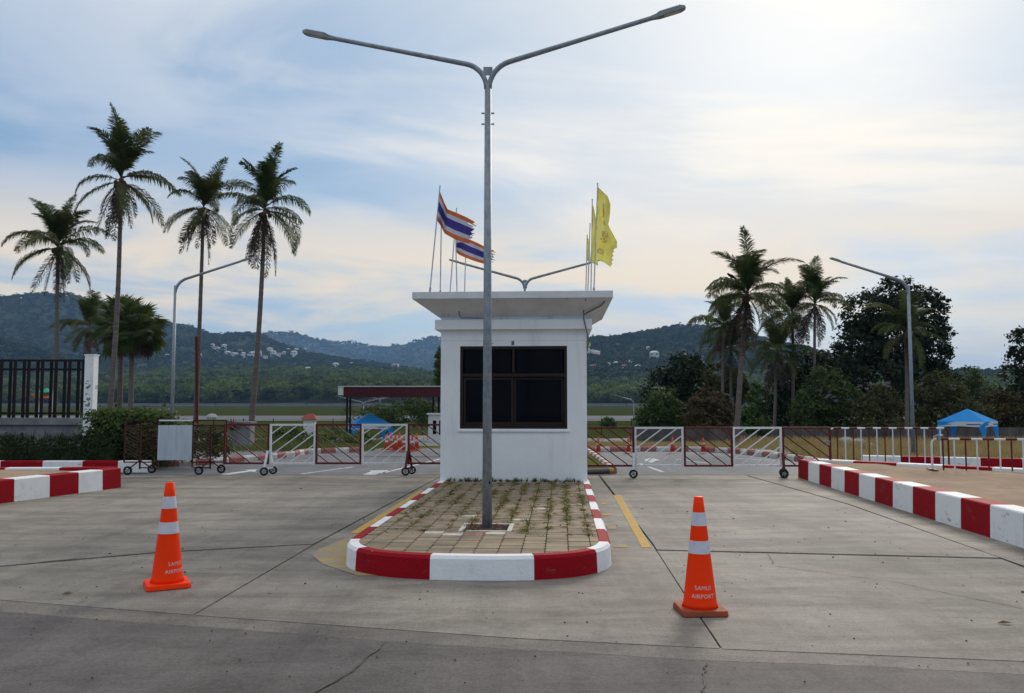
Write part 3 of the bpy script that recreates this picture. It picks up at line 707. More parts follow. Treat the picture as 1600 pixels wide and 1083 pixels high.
street_lamp('tall galvanised double arm street lamp standing on the island before the booth', (POLE.x, POLE.y, KH - .04), 5.22, (R(-8), math.pi - R(8)), 0.057, .037, .027, 1.70, .43, bolts=True)
street_lamp('double arm street lamp rising from behind the booth roof', (.40, 25.5, T(25.5)), 5.2, (0.0, math.pi), .05, .04, .036, 1.75, .48)
lb0 = D(270, 600, 26.5); street_lamp('single arm street lamp behind the hedge, among the tall palms', (lb0.x, 26.5, T(26.5)), 5.35, (0,), .058, .045, .038, 1.72, .56)
lb1 = D(1424, 600, 25.6); street_lamp('single arm street lamp in dry grass beside the dark broad tree', (lb1.x, 25.6, T(25.6)), 5.2, (math.pi,), .062, .046, .04, 1.72, .55)
for (px, pj, dist, az, lab) in ((1145, 622, 62, (math.pi,), 'small distant single arm lamp before the brown shrubs on the right'), (990, 628, 95, (math.pi,), 'small far single arm lamp near the runway right of the booth'),
                                (568, 632, 85, (0, math.pi), 'small far double arm lamp left of its twin under the maroon canopy'), (594, 627, 95, (0, math.pi), 'small far double arm lamp right of its twin under the maroon canopy')):
    p = D(px, pj, dist); zb = T(dist)
    street_lamp(lab, (p.x, dist, zb), p.z - zb, az, .05, .04, .045, 1.9 if dist < 90 else 1.6, .45)

# ------------------------------------------------------------------ flags
ROOFZ = KH + zr + .13
def flagpole(label, b, t, dist, group):
    pb_ = D(b[0], b[1], dist); pt = D(t[0], t[1], dist); d = (pt - pb_).normalized(); pb_ = pb_ + d * ((ROOFZ - pb_.z) / d.z)
    th = thing('flagpole', label, 'flagpole', tuple(pb_), 0, group)
    obj('pole', MB().tube([pb_, pt], [.013, .010], 8), 'pole_white', th)
    obj('finial', MB().lathe([(.004, -.014), (.014, -.006), (.014, .008), (.003, .018)], 8, pt), 'pole_white', th)
    obj('socket', MB().tube([pb_ - d * .005, pb_ + d * .14], .019, 8), 'galv', th)
    return pb_, pt
fl = []
FD = [((672, 453), (687.5, 291), 15.3, 'leaning white flagpole at the roof\'s left corner with the upper striped flag'),
      ((688, 453), (689.5, 352), 15.7, 'short bare upright flagpole second from the left on the booth roof'),
      ((703.5, 453), (713.5, 326), 16.3, 'leaning flagpole third from the left whose tip rises above the striped flags'),
      ((714, 453), (712, 374), 16.6, 'flagpole fourth from the left flying the lower striped flag'),
      ((726, 453), (727.5, 402), 17.2, 'shortest flagpole of the left row, nearest the big lamp pole'),
      ((928, 453), (934, 287), 15.3, 'tallest flagpole of the right row flying the big yellow flag'),
      ((923.4, 453), (925.5, 312), 15.8, 'second tallest flagpole of the right row flying a narrow yellow flag'),
      ((918.6, 453), (922, 350), 16.4, 'third flagpole of the right row, bare and thin'),
      ((915.5, 453), (917.5, 368), 17.0, 'leftmost and shortest flagpole of the right row')]
FP = [flagpole(l, b, t, d, 'flagpoles on the booth roof') for b, t, d, l in FD]
def cloth(fn, nu, nv, name, label, stripes=None, mats=('flag_yellow',), keep=None, extra=None):
    vs = [fn(i / nu, j / nv) for j in range(nv + 1) for i in range(nu + 1)]
    fs = []; mi = []
    for j in range(nv):
        for i in range(nu):
            if keep and not keep((i + .5) / nu, (j + .5) / nv): continue
            a_ = j * (nu + 1) + i; fs.append((a_, a_ + 1, a_ + nu + 2, a_ + nu + 1)); mi.append(stripes((j + .5) / nv) if stripes else 0)
    me = bpy.data.meshes.new(name); me.from_pydata([tuple(v) for v in vs], [], fs)
    for m_ in mats: me.materials.append(M[m_])
    me.polygons.foreach_set('material_index', mi); me.polygons.foreach_set('use_smooth', [True] * len(fs))
    c0 = fn(0, 0); th = thing('flag', label, 'flag', tuple(c0)); o = obj('cloth', me, None, th)
    sm = o.modifiers.new('solid', 'SOLIDIFY'); sm.thickness = .003
    return th
def stripe5(v): return 0 if v < 1 / 6 else 1 if v < 2 / 6 else 2 if v < 4 / 6 else 1 if v < 5 / 6 else 0
def lerp2(pts, u):
    k = len(pts) - 1; i = min(int(u * k), k - 1); f = u * k - i; f = f * f * (3 - 2 * f) * .5 + f * .5
    return tuple(a * (1 - f) + b * f for a, b in zip(pts[i], pts[i + 1]))
def flag_fn(top, bot, dist, folds):
    def fn(u, v):
        a = lerp2(top, u); b = lerp2(bot, u); x, y = a[0] * (1 - v) + b[0] * v, a[1] * (1 - v) + b[1] * v
        return D(x, y, dist + folds(u, v))
    return fn
def raggedx(seed, lim):
    ph = seed
    return lambda u, v: u < lim - .05 * abs(math.sin(v * 17 + ph)) - .04 * abs(math.sin(v * 41 + ph)) - (.10 if .16 < v < .22 else 0)
t1 = [(687, 298), (694, 316), (699.5, 327), (712, 332), (730, 340), (746, 349)]
b1 = [(681.5, 343), (688, 352), (695, 365), (709, 373), (723, 378), (738, 382)]
cloth(flag_fn(t1, b1, 15.3, lambda u, v: .16 * math.sin(u * 9 - .6) * min(1, u * 3)), 48, 24, 'flag', 'upper striped flag, orange white and violet, flying from the left corner pole', stripe5, ('flag_orange', 'flag_white', 'flag_blue'), raggedx(.4, 1.0))
t2 = [(713, 372), (725, 369), (733, 374), (745, 379), (760, 387), (776, 393)]
b2 = [(713, 394), (717, 398), (728, 403), (741, 408), (755, 412), (772, 414)]
cloth(flag_fn(t2, b2, 16.6, lambda u, v: .15 * math.sin(u * 10 + .5) * min(1, u * 3)), 48, 24, 'flag', 'lower striped flag partly behind the big lamp pole', stripe5, ('flag_orange', 'flag_white', 'flag_blue'), raggedx(1.7, 1.0))
def yl(v):
    for (a_, xa), (b_, xb) in zip(YO, YO[1:]):
        if v <= b_: return xa + (xb - xa) * (v - a_) / (b_ - a_)
    return YO[-1][1]
YO = [(0, .05), (.10, .48), (.2, .62), (.3, .62), (.42, .58), (.455, .55), (.5, .62), (.68, 1.0), (.75, .97), (.78, .84), (.86, .80), (.94, .78), (1, .72)]
def yfn(u, v):
    x0 = 934 - 3.6 * v; y0 = 291 + 115 * v
    rag = (1.2 * math.sin(v * 120) if v > .74 else 0) * u
    return D(x0 + u * (yl(v) * 33 + rag), y0 + u * (3 + 9 * v * u), 15.3 + .12 * math.sin(u * 6 + v * 5) * u + .05 * math.sin(v * 16 + u * 3))
yf = cloth(yfn, 24, 90, 'flag', 'big tattered yellow flag with small orange emblem, flying from the tallest pole')
em = MB()
def stroke(pts, r=.008):
    em.tube([yfn(u, v) for u, v in pts], r, 5)
for pts in ([(.5, .22), (.48, .3), (.55, .36), (.5, .4)], [(.52, .58), (.40, .62), (.5, .66), (.38, .7)], [(.6, .60), (.55, .66)], [(.34, .60), (.32, .66), (.40, .72)], [(.3, .74), (.45, .73)], [(.62, .44), (.58, .48), (.66, .5)], [(.52, .7), (.44, .745)], [(.2, .7), (.28, .715)]): stroke(pts)
stroke([(.28 + .17 * math.cos(t), .87 + .032 * math.sin(t)) for t in np.linspace(0, 6.2, 14)], .007)
stroke([(.2, .87), (.28, .86), (.34, .88)], .007)
obj('emblem', em, 'emblem', yf)
def yfn2(u, v): return D(925.3 - 2.0 * v + u * (2 + 9 * math.sin(min(1, v * 1.5) * 1.6)), 318 + 92 * v + 5 * u, 15.8 + .06 * math.sin(u * 5 + v * 7))
cloth(yfn2, 10, 30, 'flag', 'narrow yellow flag half hidden behind the big yellow flag')
def yfn3(u, v): return D(917.6 - 1.0 * v + u * (2 + 5 * v), 371 + 36 * v + 2 * u, 17.0 + .05 * math.sin(u * 5 + v * 7))
cloth(yfn3, 8, 16, 'flag', 'smallest pale yellow flag on the leftmost pole of the right row')

# ------------------------------------------------------------------ gates and barriers
def clip_bar(w, h, off, slope):
    """segment of the line z = slope*x + off inside the rectangle"""
    pts = []
    for x in (0, w):
        z = slope * x + off
        if 0 <= z <= h: pts.append((x, z))
    for z in (0, h):
        x = (z - off) / slope
        if 0 < x < w: pts.append((x, z))
    return pts[:2] if len(pts) >= 2 else None
def wheel(mt, mr, c, r, w=.045, ax=(0, 1, 0)):
    c = Vector(c); ax = Vector(ax)
    mt.tube([c - ax * w / 2, c - ax * w * .3, c + ax * w * .3, c + ax * w / 2], [r * .9, r, r, r * .9], 20)
    mr.tube([c - ax * (w / 2 + .006), c + ax * (w / 2 + .006)], r * .62, 14)
def wheel_parts(th, c, r, rim='galv'):
    c = Vector(c); mt = MB(); n = 22; prof = [(.62, -.5), (.92, -.5), (1, -.25), (1, .25), (.92, .5), (.62, .5)]; w = .05
    vs = []
    for q, o_ in prof:
        for j in range(n):
            a_ = 6.2832 * j / n; vs.append((c.x + r * q * math.cos(a_), c.y + o_ * w, c.z + r * q * math.sin(a_)))
    k = len(prof)
    mt.add(vs, [(i * n + j, i * n + (j + 1) % n, ((i + 1) % k) * n + (j + 1) % n, ((i + 1) % k) * n + j) for i in range(k) for j in range(n)])
    ty = obj('wheel', mt, 'rubber', th)
    rm = MB().tube([c + Vector((0, -.03, 0)), c + Vector((0, .03, 0))], r * .22, 10)
    for a_ in (0, 1.26, 2.51, 3.77, 5.03): rm.bar(c + Vector((r * .15 * math.cos(a_), 0, r * .15 * math.sin(a_))), c + Vector((r * .64 * math.cos(a_), 0, r * .64 * math.sin(a_))), .028, .022)
    obj('rim', rm, rim, ty)
def rolling_gate(label, x0, Y, z0, z1, pw, n, wheels, first_red=True, x_extra=0):
    th = thing('rolling_gate', label, 'gate', (x0, Y, 0))
    for i in range(n):
        red = (i % 2 == 0) == first_red; mm = 'red_steel' if red else 'white_steel'; xa = x0 + i * pw; t = .042
        fr = MB(); w = pw - .004; h = z1 - z0
        fr.box((xa + w / 2, Y, z1 - t / 2), (w, t, t)); fr.box((xa + w / 2, Y, z0 + t / 2), (w, t, t))
        for x in (xa + t / 2, xa + w - t / 2): fr.box((x, Y, (z0 + z1) / 2), (t, t, h - 2 * t - .001))
        pn = obj('panel', fr, mm, th)
        sl2 = -.74 if red else .74
        iw, ih = w - 2 * t, h - 2 * t
        for k in range(6):
            off = (ih + .74 * iw) * (k + .75) / 6.4 if red else -.74 * iw + (ih + .74 * iw) * (k + .65) / 6.4
            sg = clip_bar(iw, ih, off, sl2)
            if sg: obj('bar', MB().bar((xa + t + sg[0][0], Y, z0 + t + sg[0][1]), (xa + t + sg[1][0], Y, z0 + t + sg[1][1]), .022, .022), mm, pn)
    for (wx, mm, dbl) in wheels:
        lg = MB(); lg.bar((wx - .02, Y - .04, z0 + .30), (wx - .05, Y - .20, .16), .045); lg.bar((wx - .0, Y + .04, z0 + .30), (wx + .05, Y + .16, .16), .045)
        lg.bar((wx - .05, Y - .20, .15), (wx + .05, Y + .16, .15), .04)
        obj('wheel_bracket', lg, mm, th)
        for s, dx in ((-1, -.05), (1, .05)):
            if not dbl and s > 0: continue
            wheel_parts(th, (wx + dx, Y - .20 if s < 0 else Y + .16, .095), .095)
    return th
YL, YR = 19.0, 18.35
lx0 = (352 - HX) / FPX * YL
rolling_gate('rolling barrier gate of red and white slanted bar panels left of the booth', lx0, YL, .24, 1.15, 1.045, 5, [((423 - HX) / FPX * YL, 'white_steel', True), ((640 - HX) / FPX * YL, 'red_steel', True)])
rx0 = (914 - HX) / FPX * YR
rolling_gate('rolling barrier gate of red and white slanted bar panels right of the booth', rx0, YR, .235, 1.10, 1.078, 5, [(rx0 + 1.07, 'white_steel', False), ((1221 - HX) / FPX * YR, 'red_steel', True)])
# herringbone barrier with the blank board
YB = 19.2
def bx_(px): return (px - HX) / FPX * YB
def bz_(py): return D(800, py, YB).z
hb_ = thing('herringbone_barrier', 'dark red herringbone barrier on wheels carrying a blank pale board', 'barrier', (bx_(250), YB, 0))
fr = MB(); zT, zT2, zB = bz_(657), bz_(665), bz_(722)
for px in (198, 250, 304, 356): fr.bar((bx_(px), YB, bz_(730) if px in (250, 304) else zB), (bx_(px), YB, zT), .03)
for z in (zT, zT2): 
    for a_, b_ in ((198, 249), (305, 356)): fr.bar((bx_(a_), YB, z), (bx_(b_), YB, z), .028)
for a_, b_ in ((198, 249), (305, 356)): fr.bar((bx_(a_), YB, zB), (bx_(b_), YB, zB), .028)
fr.bar((bx_(222), YB, bz_(731)), (bx_(249), YB, bz_(731)), .025); fr.bar((bx_(305), YB, bz_(731)), (bx_(330), YB, bz_(731)), .025)
obj('frame', fr, 'dark_red_steel', hb_)
obj('top_rail', MB().bar((bx_(251), YB, zT), (bx_(303), YB, zT), .032), 'white_steel', hb_)
for cxp in (223, 332):
    pst = obj('post', MB().bar((bx_(cxp), YB - .01, bz_(733)), (bx_(cxp), YB - .01, zT2), .03), 'dark_red_steel', hb_)
    for k in range(11):
        z = zB + .06 + (zT2 - zB) * k / 11.5
        for s in (-1, 1):
            xe = bx_(cxp + s * 23.5); ze = min(z + .17, zT2)
            obj('bar', MB().bar((bx_(cxp) + s * .02, YB - .005, z), (xe, YB - .005, ze), .016), 'dark_red_steel', pst)
    lg = MB(); 
    for s in (-1, 1): lg.bar((bx_(cxp), YB - .01, bz_(719)), (bx_(cxp) + s * .16, YB + s * .22, .13), .025)
    obj('wheel_bracket', lg, 'dark_red_steel', hb_)
    for s in (-1, 1): wheel_parts(hb_, (bx_(cxp) + s * .17, YB + s * .24, .10), .10, 'galv')
obj('board', MB().box(((bx_(250) + bx_(304)) / 2, YB - .03, (bz_(664.5) + bz_(719)) / 2), (bx_(303.5) - bx_(250.5), .02, bz_(664.5) - bz_(719))), 'board', hb_, bevel=.004)
obj('chain_lock', MB().tube([(bx_(350), YB - .03, bz_(679)), (bx_(356), YB - .06, bz_(680)), (bx_(362), YB - .2, bz_(679))], .018, 6), 'galv', hb_)
# hoop barriers
def hoop(label, xa, xb, Y0, Y1, z0, z1, n, first_white=True):
    a, b = Vector((xa, Y0, 0)), Vector((xb, Y1, 0)); th = thing('hoop_barrier', label, 'barrier', tuple(a + Vector((0, 0, z0))))
    for i in range(n):
        t = (i + 0.0) / (n - 1); p = a.lerp(b, t); w_ = (i % 2 == 0) == first_white; r = .017
        mm = 'white_steel' if w_ else 'red_steel'; m = MB()
        d = (b - a).normalized()
        if i in (0, n - 1):
            s = d if i == 0 else -d
            pts = [p + Vector((0, 0, z0)), p + Vector((0, 0, z1 - .09))] + [p + s * (.09 - .09 * math.cos(q)) + Vector((0, 0, z1 - .09 + .09 * math.sin(q))) for q in (.5, 1.0, 1.57)]
            m.tube(pts, r * 1.25, 8)
        else: m.tube([p + Vector((0, 0, z0)), p + Vector((0, 0, z1 - .005))], r * .85, 8)
        obj('upright', m, mm, th)
        st = (b - a).length / (n - 1)
        if 0 < i < n - 1:
            c0 = max(.0905, i * st - st / 2 + .001); c1 = i * st + st / 2 - .001
            if i == 1: c0 = .0905
            if i == n - 2: c1 = (b - a).length - .0905
            obj('rail', MB().tube([a + d * c0 + Vector((0, 0, z1)), a + d * c1 + Vector((0, 0, z1))], r * 1.25, 8), mm, th)
    foot = MB(); 
    for e in (a, b): foot.box(e + Vector((0, 0, z0 + .012)), (.06, .34, .02))
    obj('foot', foot, 'red_steel', th)
    return th
YH = 19.4
hoop('taller red and white hoop barrier beside the right gate', (1293.5 - HX) / FPX * YH, (1478 - HX) / FPX * YH, YH, YH, .0, 1.04, 16)
YH2 = 15.9
hoop('lower red and white hoop barrier at the right edge of the photo', (1452 - HX) / FPX * YH2, (1640 - HX) / FPX * YH2, YH2, YH2 - .5, .36, .95, 13)
for px, py, Y, lab in ((1466, 682, 15.85, 'grey chain lock on the corner of the lower hoop barrier'), (1293, 690, 18.4, 'grey chain lock joining the right gate to the hoop barrier')):
    p = D(px, py, Y - .03); ck = thing('chain_lock', lab, 'lock', tuple(p))
    obj('chain', MB().tube([p + Vector((-.09, 0, -.02)), p + Vector((-.03, -.03, .02)), p + Vector((.03, -.03, .0)), p + Vector((.08, 0, .03))], .022, 7), 'galv', ck)
    obj('padlock', MB().box(p + Vector((0, -.04, -.05)), (.05, .025, .06)), 'galv', ck)
# fallen pipe by the booth
p0, p1 = G(890, 738, .06), G(951, 735, .06)
pip = thing('barrier_pipe', 'dark pipe with yellow end lying on the ground right of the booth', 'pipe', tuple(p0))
obj('pipe', MB().tube([p0, p1], .055, 10), 'conduit', pip); obj('end_cap', MB().tube([p1, p1 + (p1 - p0).normalized() * .12], .058, 10), 'yellow_paint', pip)

ORD = ['leftmost', 'second', 'third', 'fourth', 'fifth', 'sixth', 'seventh', 'eighth', 'ninth', 'tenth'] + ['eleventh', 'twelfth', 'thirteenth', 'fourteenth', 'fifteenth', 'sixteenth', 'seventeenth', 'eighteenth', 'nineteenth', 'twentieth', 'twenty first', 'twenty second', 'twenty third', 'twenty fourth', 'twenty fifth', 'rightmost']
def nth(i): return ORD[i] if i in (0, 25) else ORD[i] + ' from left'
# ------------------------------------------------------------------ traffic cones
def text_mesh(s):
    cu = bpy.data.curves.new('t', 'FONT'); cu.body = s; cu.size = .045; cu.align_x = 'CENTER'; cu.space_line = 1.25; cu.resolution_u = 3; cu.space_character = 1.08
    o = bpy.data.objects.new('t', cu); col.objects.link(o); bpy.context.view_layer.update()
    me = bpy.data.meshes.new_from_object(o.evaluated_get(bpy.context.evaluated_depsgraph_get())); bpy.data.objects.remove(o); return me
def cone(label, loc, hgt, rz, textrz, dirty, tilt=0.0):
    th = thing('traffic_cone', label, 'traffic cone', loc, rz, 'orange traffic cones on the driveway')
    s = hgt / .9; bs = .185 * s; bh = .045 * s; r0, r1 = .135 * s, .036 * s
    def rad(z): return r0 + (r1 - r0) * (z - bh) / (hgt - bh)
    b = MB().prism([(bs, bs * .86), (bs * .86, bs), (-bs * .86, bs), (-bs, bs * .86), (-bs, -bs * .86), (-bs * .86, -bs), (bs * .86, -bs), (bs, -bs * .86)], 0.004, bh, .012)
    obj('base', b, 'orange_dirty' if dirty else 'orange', th, local=True, bevel=.006)
    zs = [bh, .52 * hgt, .62 * hgt, .765 * hgt, .875 * hgt, hgt]
    body = [(rad(bh) + .008, bh), (rad(bh + .03), bh + .03)] + [(rad(z), z) for z in zs[1:]] + [(r1 - .006, hgt + .004)]
    obj('body', MB().lathe(body, 36), 'orange', th, local=True, smooth=True)
    for z0, z1 in ((.515 * hgt, .625 * hgt), (.755 * hgt, .870 * hgt)):
        obj('reflective_band', MB().lathe([(rad(z0) - .004, z0), (rad(z0) + .0025, z0), (rad(z1) + .0025, z1), (rad(z1) - .004, z1)], 36), 'cone_band', th, local=True, smooth=False)
    for word, zl in (('SAMUI', .215 * hgt), ('AIRPORT', .215 * hgt - .0625 * s)):
        me = text_mesh(word)
        for v in me.vertices:
            x, y = v.co.x * .95 * s, v.co.y * s; z = zl + y; a_ = x / rad(z) + textrz - math.pi / 2; q = rad(z) + .002
            v.co = (q * math.cos(a_), q * math.sin(a_), z)
        me.materials.clear(); me.materials.append(M['lettering']); obj('lettering', me, None, th, local=True)
    return th
c1_, c2_ = G(261, 916, 0), G(1094, 956, 0)
cone('clean orange traffic cone on the left lane with its lettering turned aside', tuple(c1_), .92, R(28), R(56) - R(28), False)
cone('orange traffic cone on the right lane with dirty base and airport lettering', tuple(c2_), .895, R(2), R(-2), True)
# distant cones
def small_cone(label, p, h, group):
    th = thing('traffic_cone', label, 'traffic cone', tuple(p), random.uniform(0, 1), group); s = h / .75
    obj('base', MB().box((0, 0, .02 * s), (.36 * s, .36 * s, .04 * s)), 'cone_faded', th, local=True)
    obj('body', MB().lathe([(.13 * s, .04 * s), (.075 * s, .40 * s), (.03 * s, .75 * s)], 14), 'cone_faded', th, local=True, smooth=True)
    obj('band', MB().lathe([(.086 * s, .36 * s), (.070 * s, .46 * s)], 14), 'old_white', th, local=True)
for px, lab in ((935, 'faded red cone beyond the right gate, nearest the booth'), (982, 'faded red cone beyond the right gate, second from the booth'), (1051, 'faded red cone behind the first white panel of the right gate'), (1099, 'faded red cone behind the middle red panel of the right gate')):
    small_cone(lab, G(px, 706), .50, 'faded cones beyond the right gate')
for i, (px, py) in enumerate(((604, 703), (611, 700), (618, 704), (624, 699), (631, 704), (637, 701), (644, 704), (651, 702), (662, 694), (668, 690))):
    small_cone('faded red cone, %s in the cluster by the left blue tent' % nth(i), G(px, py), .55, 'cone cluster beyond the left gate')

# ------------------------------------------------------------------ fence, wall and hedges on the left
YF = 22.0
def fx(px): return (px - HX) / FPX * YF
def fz(py): return D(800, py, YF).z
fw_ = thing('boundary_wall', 'stained grey concrete boundary wall with coping under the black fence', 'wall', (fx(60), YF, 0))
obj('wall', MB().box((fx(-200) / 2 + fx(138) / 2, YF + .1, fz(664) / 2 - .05), (fx(138) - fx(-200), .18, fz(664) + .1)), 'old_concrete', fw_)
obj('coping', MB().box((fx(-200) / 2 + fx(138) / 2, YF + .1, (fz(664) + fz(653)) / 2), (fx(138) - fx(-200), .34, fz(653) - fz(664))), 'old_concrete', fw_, bevel=.01)
fe = thing('slat_fence', 'black vertical slat fence on top of the concrete boundary wall', 'fence', (fx(60), YF, fz(653)))
for py in (563, 577, 646): obj('rail', MB().box((fx(-200) / 2 + fx(135) / 2, YF + .12, fz(py)), (fx(135) - fx(-200), .04, .055)), 'fence_black', fe)
x = 128.0; i = 0
while x > -200:
    o = MB().box((fx(x), YF + .075 + (.09 if i % 2 else 0), (fz(562) + fz(654)) / 2), (.085, .022, fz(562) - fz(654))); obj('slat', o, 'fence_black', fe); x -= 11.2 if i % 2 else 10.2; i += 1
gp_ = thing('gate_post', 'white square concrete post with flaking paint at the fence end', 'post', (fx(142), YF - .05, 0))
obj('shaft', MB().box((fx(142), YF + .02, fz(556) / 2), (fx(149) - fx(135), .26, fz(556))), 'kerb_white', gp_, bevel=.008)
obj('cap', MB().box((fx(142), YF + .02, fz(556) + .018), (fx(150) - fx(134), .28, .034)), 'kerb_white', gp_)
fk = MB()
for _ in range(26):
    fk.box((fx(142) + random.gauss(0, .035), YF - .1125, fz(595) - random.uniform(0, .95)), (random.uniform(.01, .06), .003, random.uniform(.01, .07)))
obj('flaked_patch', fk, 'old_concrete', gp_)

# foliage from leaf quads
def leaf_quads(P, Nrm, size, asp=.55):
    n = len(P); t = rng.normal(size=(n, 3)); t -= Nrm * (t * Nrm).sum(1, keepdims=True); t /= np.linalg.norm(t, axis=1, keepdims=True) + 1e-9
    b = np.cross(Nrm, t); s = size * rng.uniform(.6, 1.3, (n, 1)); a = t * s * .5; c = b * s * asp * .5
    v = np.stack([P - a, P + c, P + a, P - c], 1).reshape(-1, 3); f = np.arange(4 * n).reshape(-1, 4)
    return v, f
def crown_points(blobs, n, clump=.16, per=36):
    """leaf positions: clumps scattered over the shells of ellipsoids, some inside"""
    w = np.array([b[1][0] * b[1][2] for b in blobs]); w = w / w.sum(); P = []; Nn = []
    for (c, r), wi in zip(blobs, w):
        k = max(3, int(n * wi / per)); d = rng.normal(size=(k, 3)); d /= np.linalg.norm(d, axis=1, keepdims=True)
        rad = rng.uniform(.55, 1.05, (k, 1)) ** .6; cc_ = d * rad
        q = cc_[:, None, :] + rng.normal(size=(k, per, 3)) * clump * rng.uniform(.6, 1.4, (k, 1, 1)) * np.array([1, 1, .75])
        q = q.reshape(-1, 3); nr = q / (np.linalg.norm(q, axis=1, keepdims=True) + 1e-6) * .7 + rng.normal(size=q.shape) * .55 + np.array([0, 0, .35])
        nr /= np.linalg.norm(nr, axis=1, keepdims=True)
        P.append(q * np.array(r) + np.array(c)); Nn.append(nr)
    return np.concatenate(P), np.concatenate(Nn)
def foliage_tree(name, label, cat, base, blobs, n, leaf, mm, trunk_r=.14, group=None, clump=.16, trunk=True, extra=None, stems=1):
    base = Vector(base); th = thing(name, label, cat, tuple(base), 0, group)
    P, Nn = crown_points(blobs, n, clump); v, f = leaf_quads(P, Nn, leaf)
    v[:, 2] = np.maximum(v[:, 2], base.z - .02)
    obj('crown', (v, f), mm, th)
    if trunk:
        m = MB(); top = Vector(np.mean([b[0] for b in blobs], axis=0))
        for s in range(stems):
            b0 = base + Vector((random.uniform(-.3, .3) * (stems > 1), random.uniform(-.2, .2) * (stems > 1), -.1)); md = b0.lerp(top, .45) + Vector((random.uniform(-.2, .2), 0, 0))
            m.tube([b0, b0.lerp(md, .5) + Vector((random.uniform(-.1, .1), 0, 0)), md], [trunk_r * 1.2, trunk_r, trunk_r * .75], 9)
            for (c, r) in blobs[s::stems][:7]:
                e = Vector(c); m.tube([md - Vector((0, 0, .1)), md.lerp(e, .5) + Vector((0, 0, .15)), e], [trunk_r * .6, trunk_r * .4, trunk_r * .15], 6)
        obj('trunk', m, 'bark', th)
    if extra:
        P2, N2 = crown_points(extra[0], extra[1], .1, 14); obj('blossom', leaf_quads(P2, N2, extra[2]), extra[3], th)
    return th
def pxblobs(lst, dist, dep=.8, jit=.6):
    out = []
    for (px, py, rx, ry) in lst:
        k = dist / FPX; c = D(px, py, dist + random.uniform(-jit, jit)); out.append((tuple(c), (rx * k, rx * k * dep, ry * k)))
    return out
hd = thing('clipped_hedge', 'dark low clipped hedge along the wall foot on the left', 'hedge', (fx(40), 20.9, 0))
nh = 15000; P = np.stack([rng.uniform(-18.5, (196 - HX) / FPX * 20.9, nh), rng.uniform(20.45, 21.35, nh), rng.uniform(.05, .74, nh)], 1)
P[:, 2] += rng.normal(size=nh) * .05 + .06 * np.sin(P[:, 0] * 2.3)
Nn = rng.normal(size=(nh, 3)); Nn /= np.linalg.norm(Nn, axis=1, keepdims=True)
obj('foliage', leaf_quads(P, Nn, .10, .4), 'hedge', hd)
obj('stems', MB().box(((-18.5 + (190 - HX) / FPX * 20.9) / 2, 20.9, .28), ((190 - HX) / FPX * 20.9 + 18.5, .6, .5)), 'hedge', hd)
gr = MB()
for _ in range(150): tuft(gr, (rng.uniform(-12.8, -9.6), 21.0 + rng.uniform(-.3, .3), .68), random.uniform(.12, .3), 6, .12)
obj('grass_tips', gr, 'hedge', hd)
B = pxblobs([(205, 690, 62, 42), (180, 668, 40, 28), (225, 672, 44, 32), (250, 695, 50, 34), (165, 695, 32, 32), (300, 690, 45, 26), (340, 692, 24, 22)], 21.4, .5, .2)
foliage_tree('shrub', 'large rounded green shrub beside the white post', 'shrub', (D(205, 690, 21.4).x, 21.4, 0), B, 15000, .10, 'leaf_mid', .04, clump=.2)
B = pxblobs([(190, 650, 46, 12), (230, 655, 40, 12), (165, 657, 22, 10)], 21.3, .5, .1)
foliage_tree('shrub', 'bright yellow green new growth shrub top behind the white post', 'shrub', (D(190, 690, 21.9).x, 21.9, 0), B, 3600, .09, 'leaf_bright', .03, clump=.18)
# low shrubs beyond the gates
for i, (bl2, dist, mm, lab) in enumerate((
    ([(440, 690, 28, 20), (470, 688, 26, 18), (455, 700, 30, 12)], 33, 'leaf_mid', 'green shrub behind the first white panel of the left gate'),
    ([(505, 690, 26, 14), (530, 690, 28, 14), (560, 688, 22, 14), (520, 697, 40, 9)], 34, 'leaf_bright', 'yellow green shrub row behind the middle red panel of the left gate'),
    ([(590, 650, 30, 16), (625, 645, 30, 18), (655, 640, 26, 20), (670, 650, 26, 20)], 60, 'leaf_mid', 'long trimmed green bush under the maroon canopy'),
    ([(951, 660, 12, 7)], 80, 'leaf_mid', 'single small round bush by the runway right of the booth'))):
    foliage_tree('shrub', lab, 'shrub', tuple(G(bl2[0][0], 704 if dist < 40 else 685)), pxblobs(bl2, dist, .8, .4), 5000 if dist < 70 else 900, .11 if dist < 40 else .2, mm, .05, clump=.2, stems=1 if dist > 70 else 2)
# bare tree under canopy
bt = thing('bare_tree', 'small leafless dark tree beside the maroon canopy posts', 'tree', tuple(G(549, 690)))
m = MB(); b0 = D(549, 690, 62); b0.z = T(62)
def branch(p, d, l, r, k):
    e = p + d * l; m.tube([p, p.lerp(e, .5) + Vector((random.gauss(0, .04), 0, random.gauss(0, .04))), e], [r, r * .8, r * .6], 5)
    if k:
        for _ in range(3): branch(e, (d + Vector((random.gauss(0, .55), random.gauss(0, .4), random.gauss(0, .3)))).normalized(), l * .72, r * .58, k - 1)
branch(b0, Vector((0, 0, 1)), 1.1, .09, 4); obj('trunk', m, 'bark', bt)

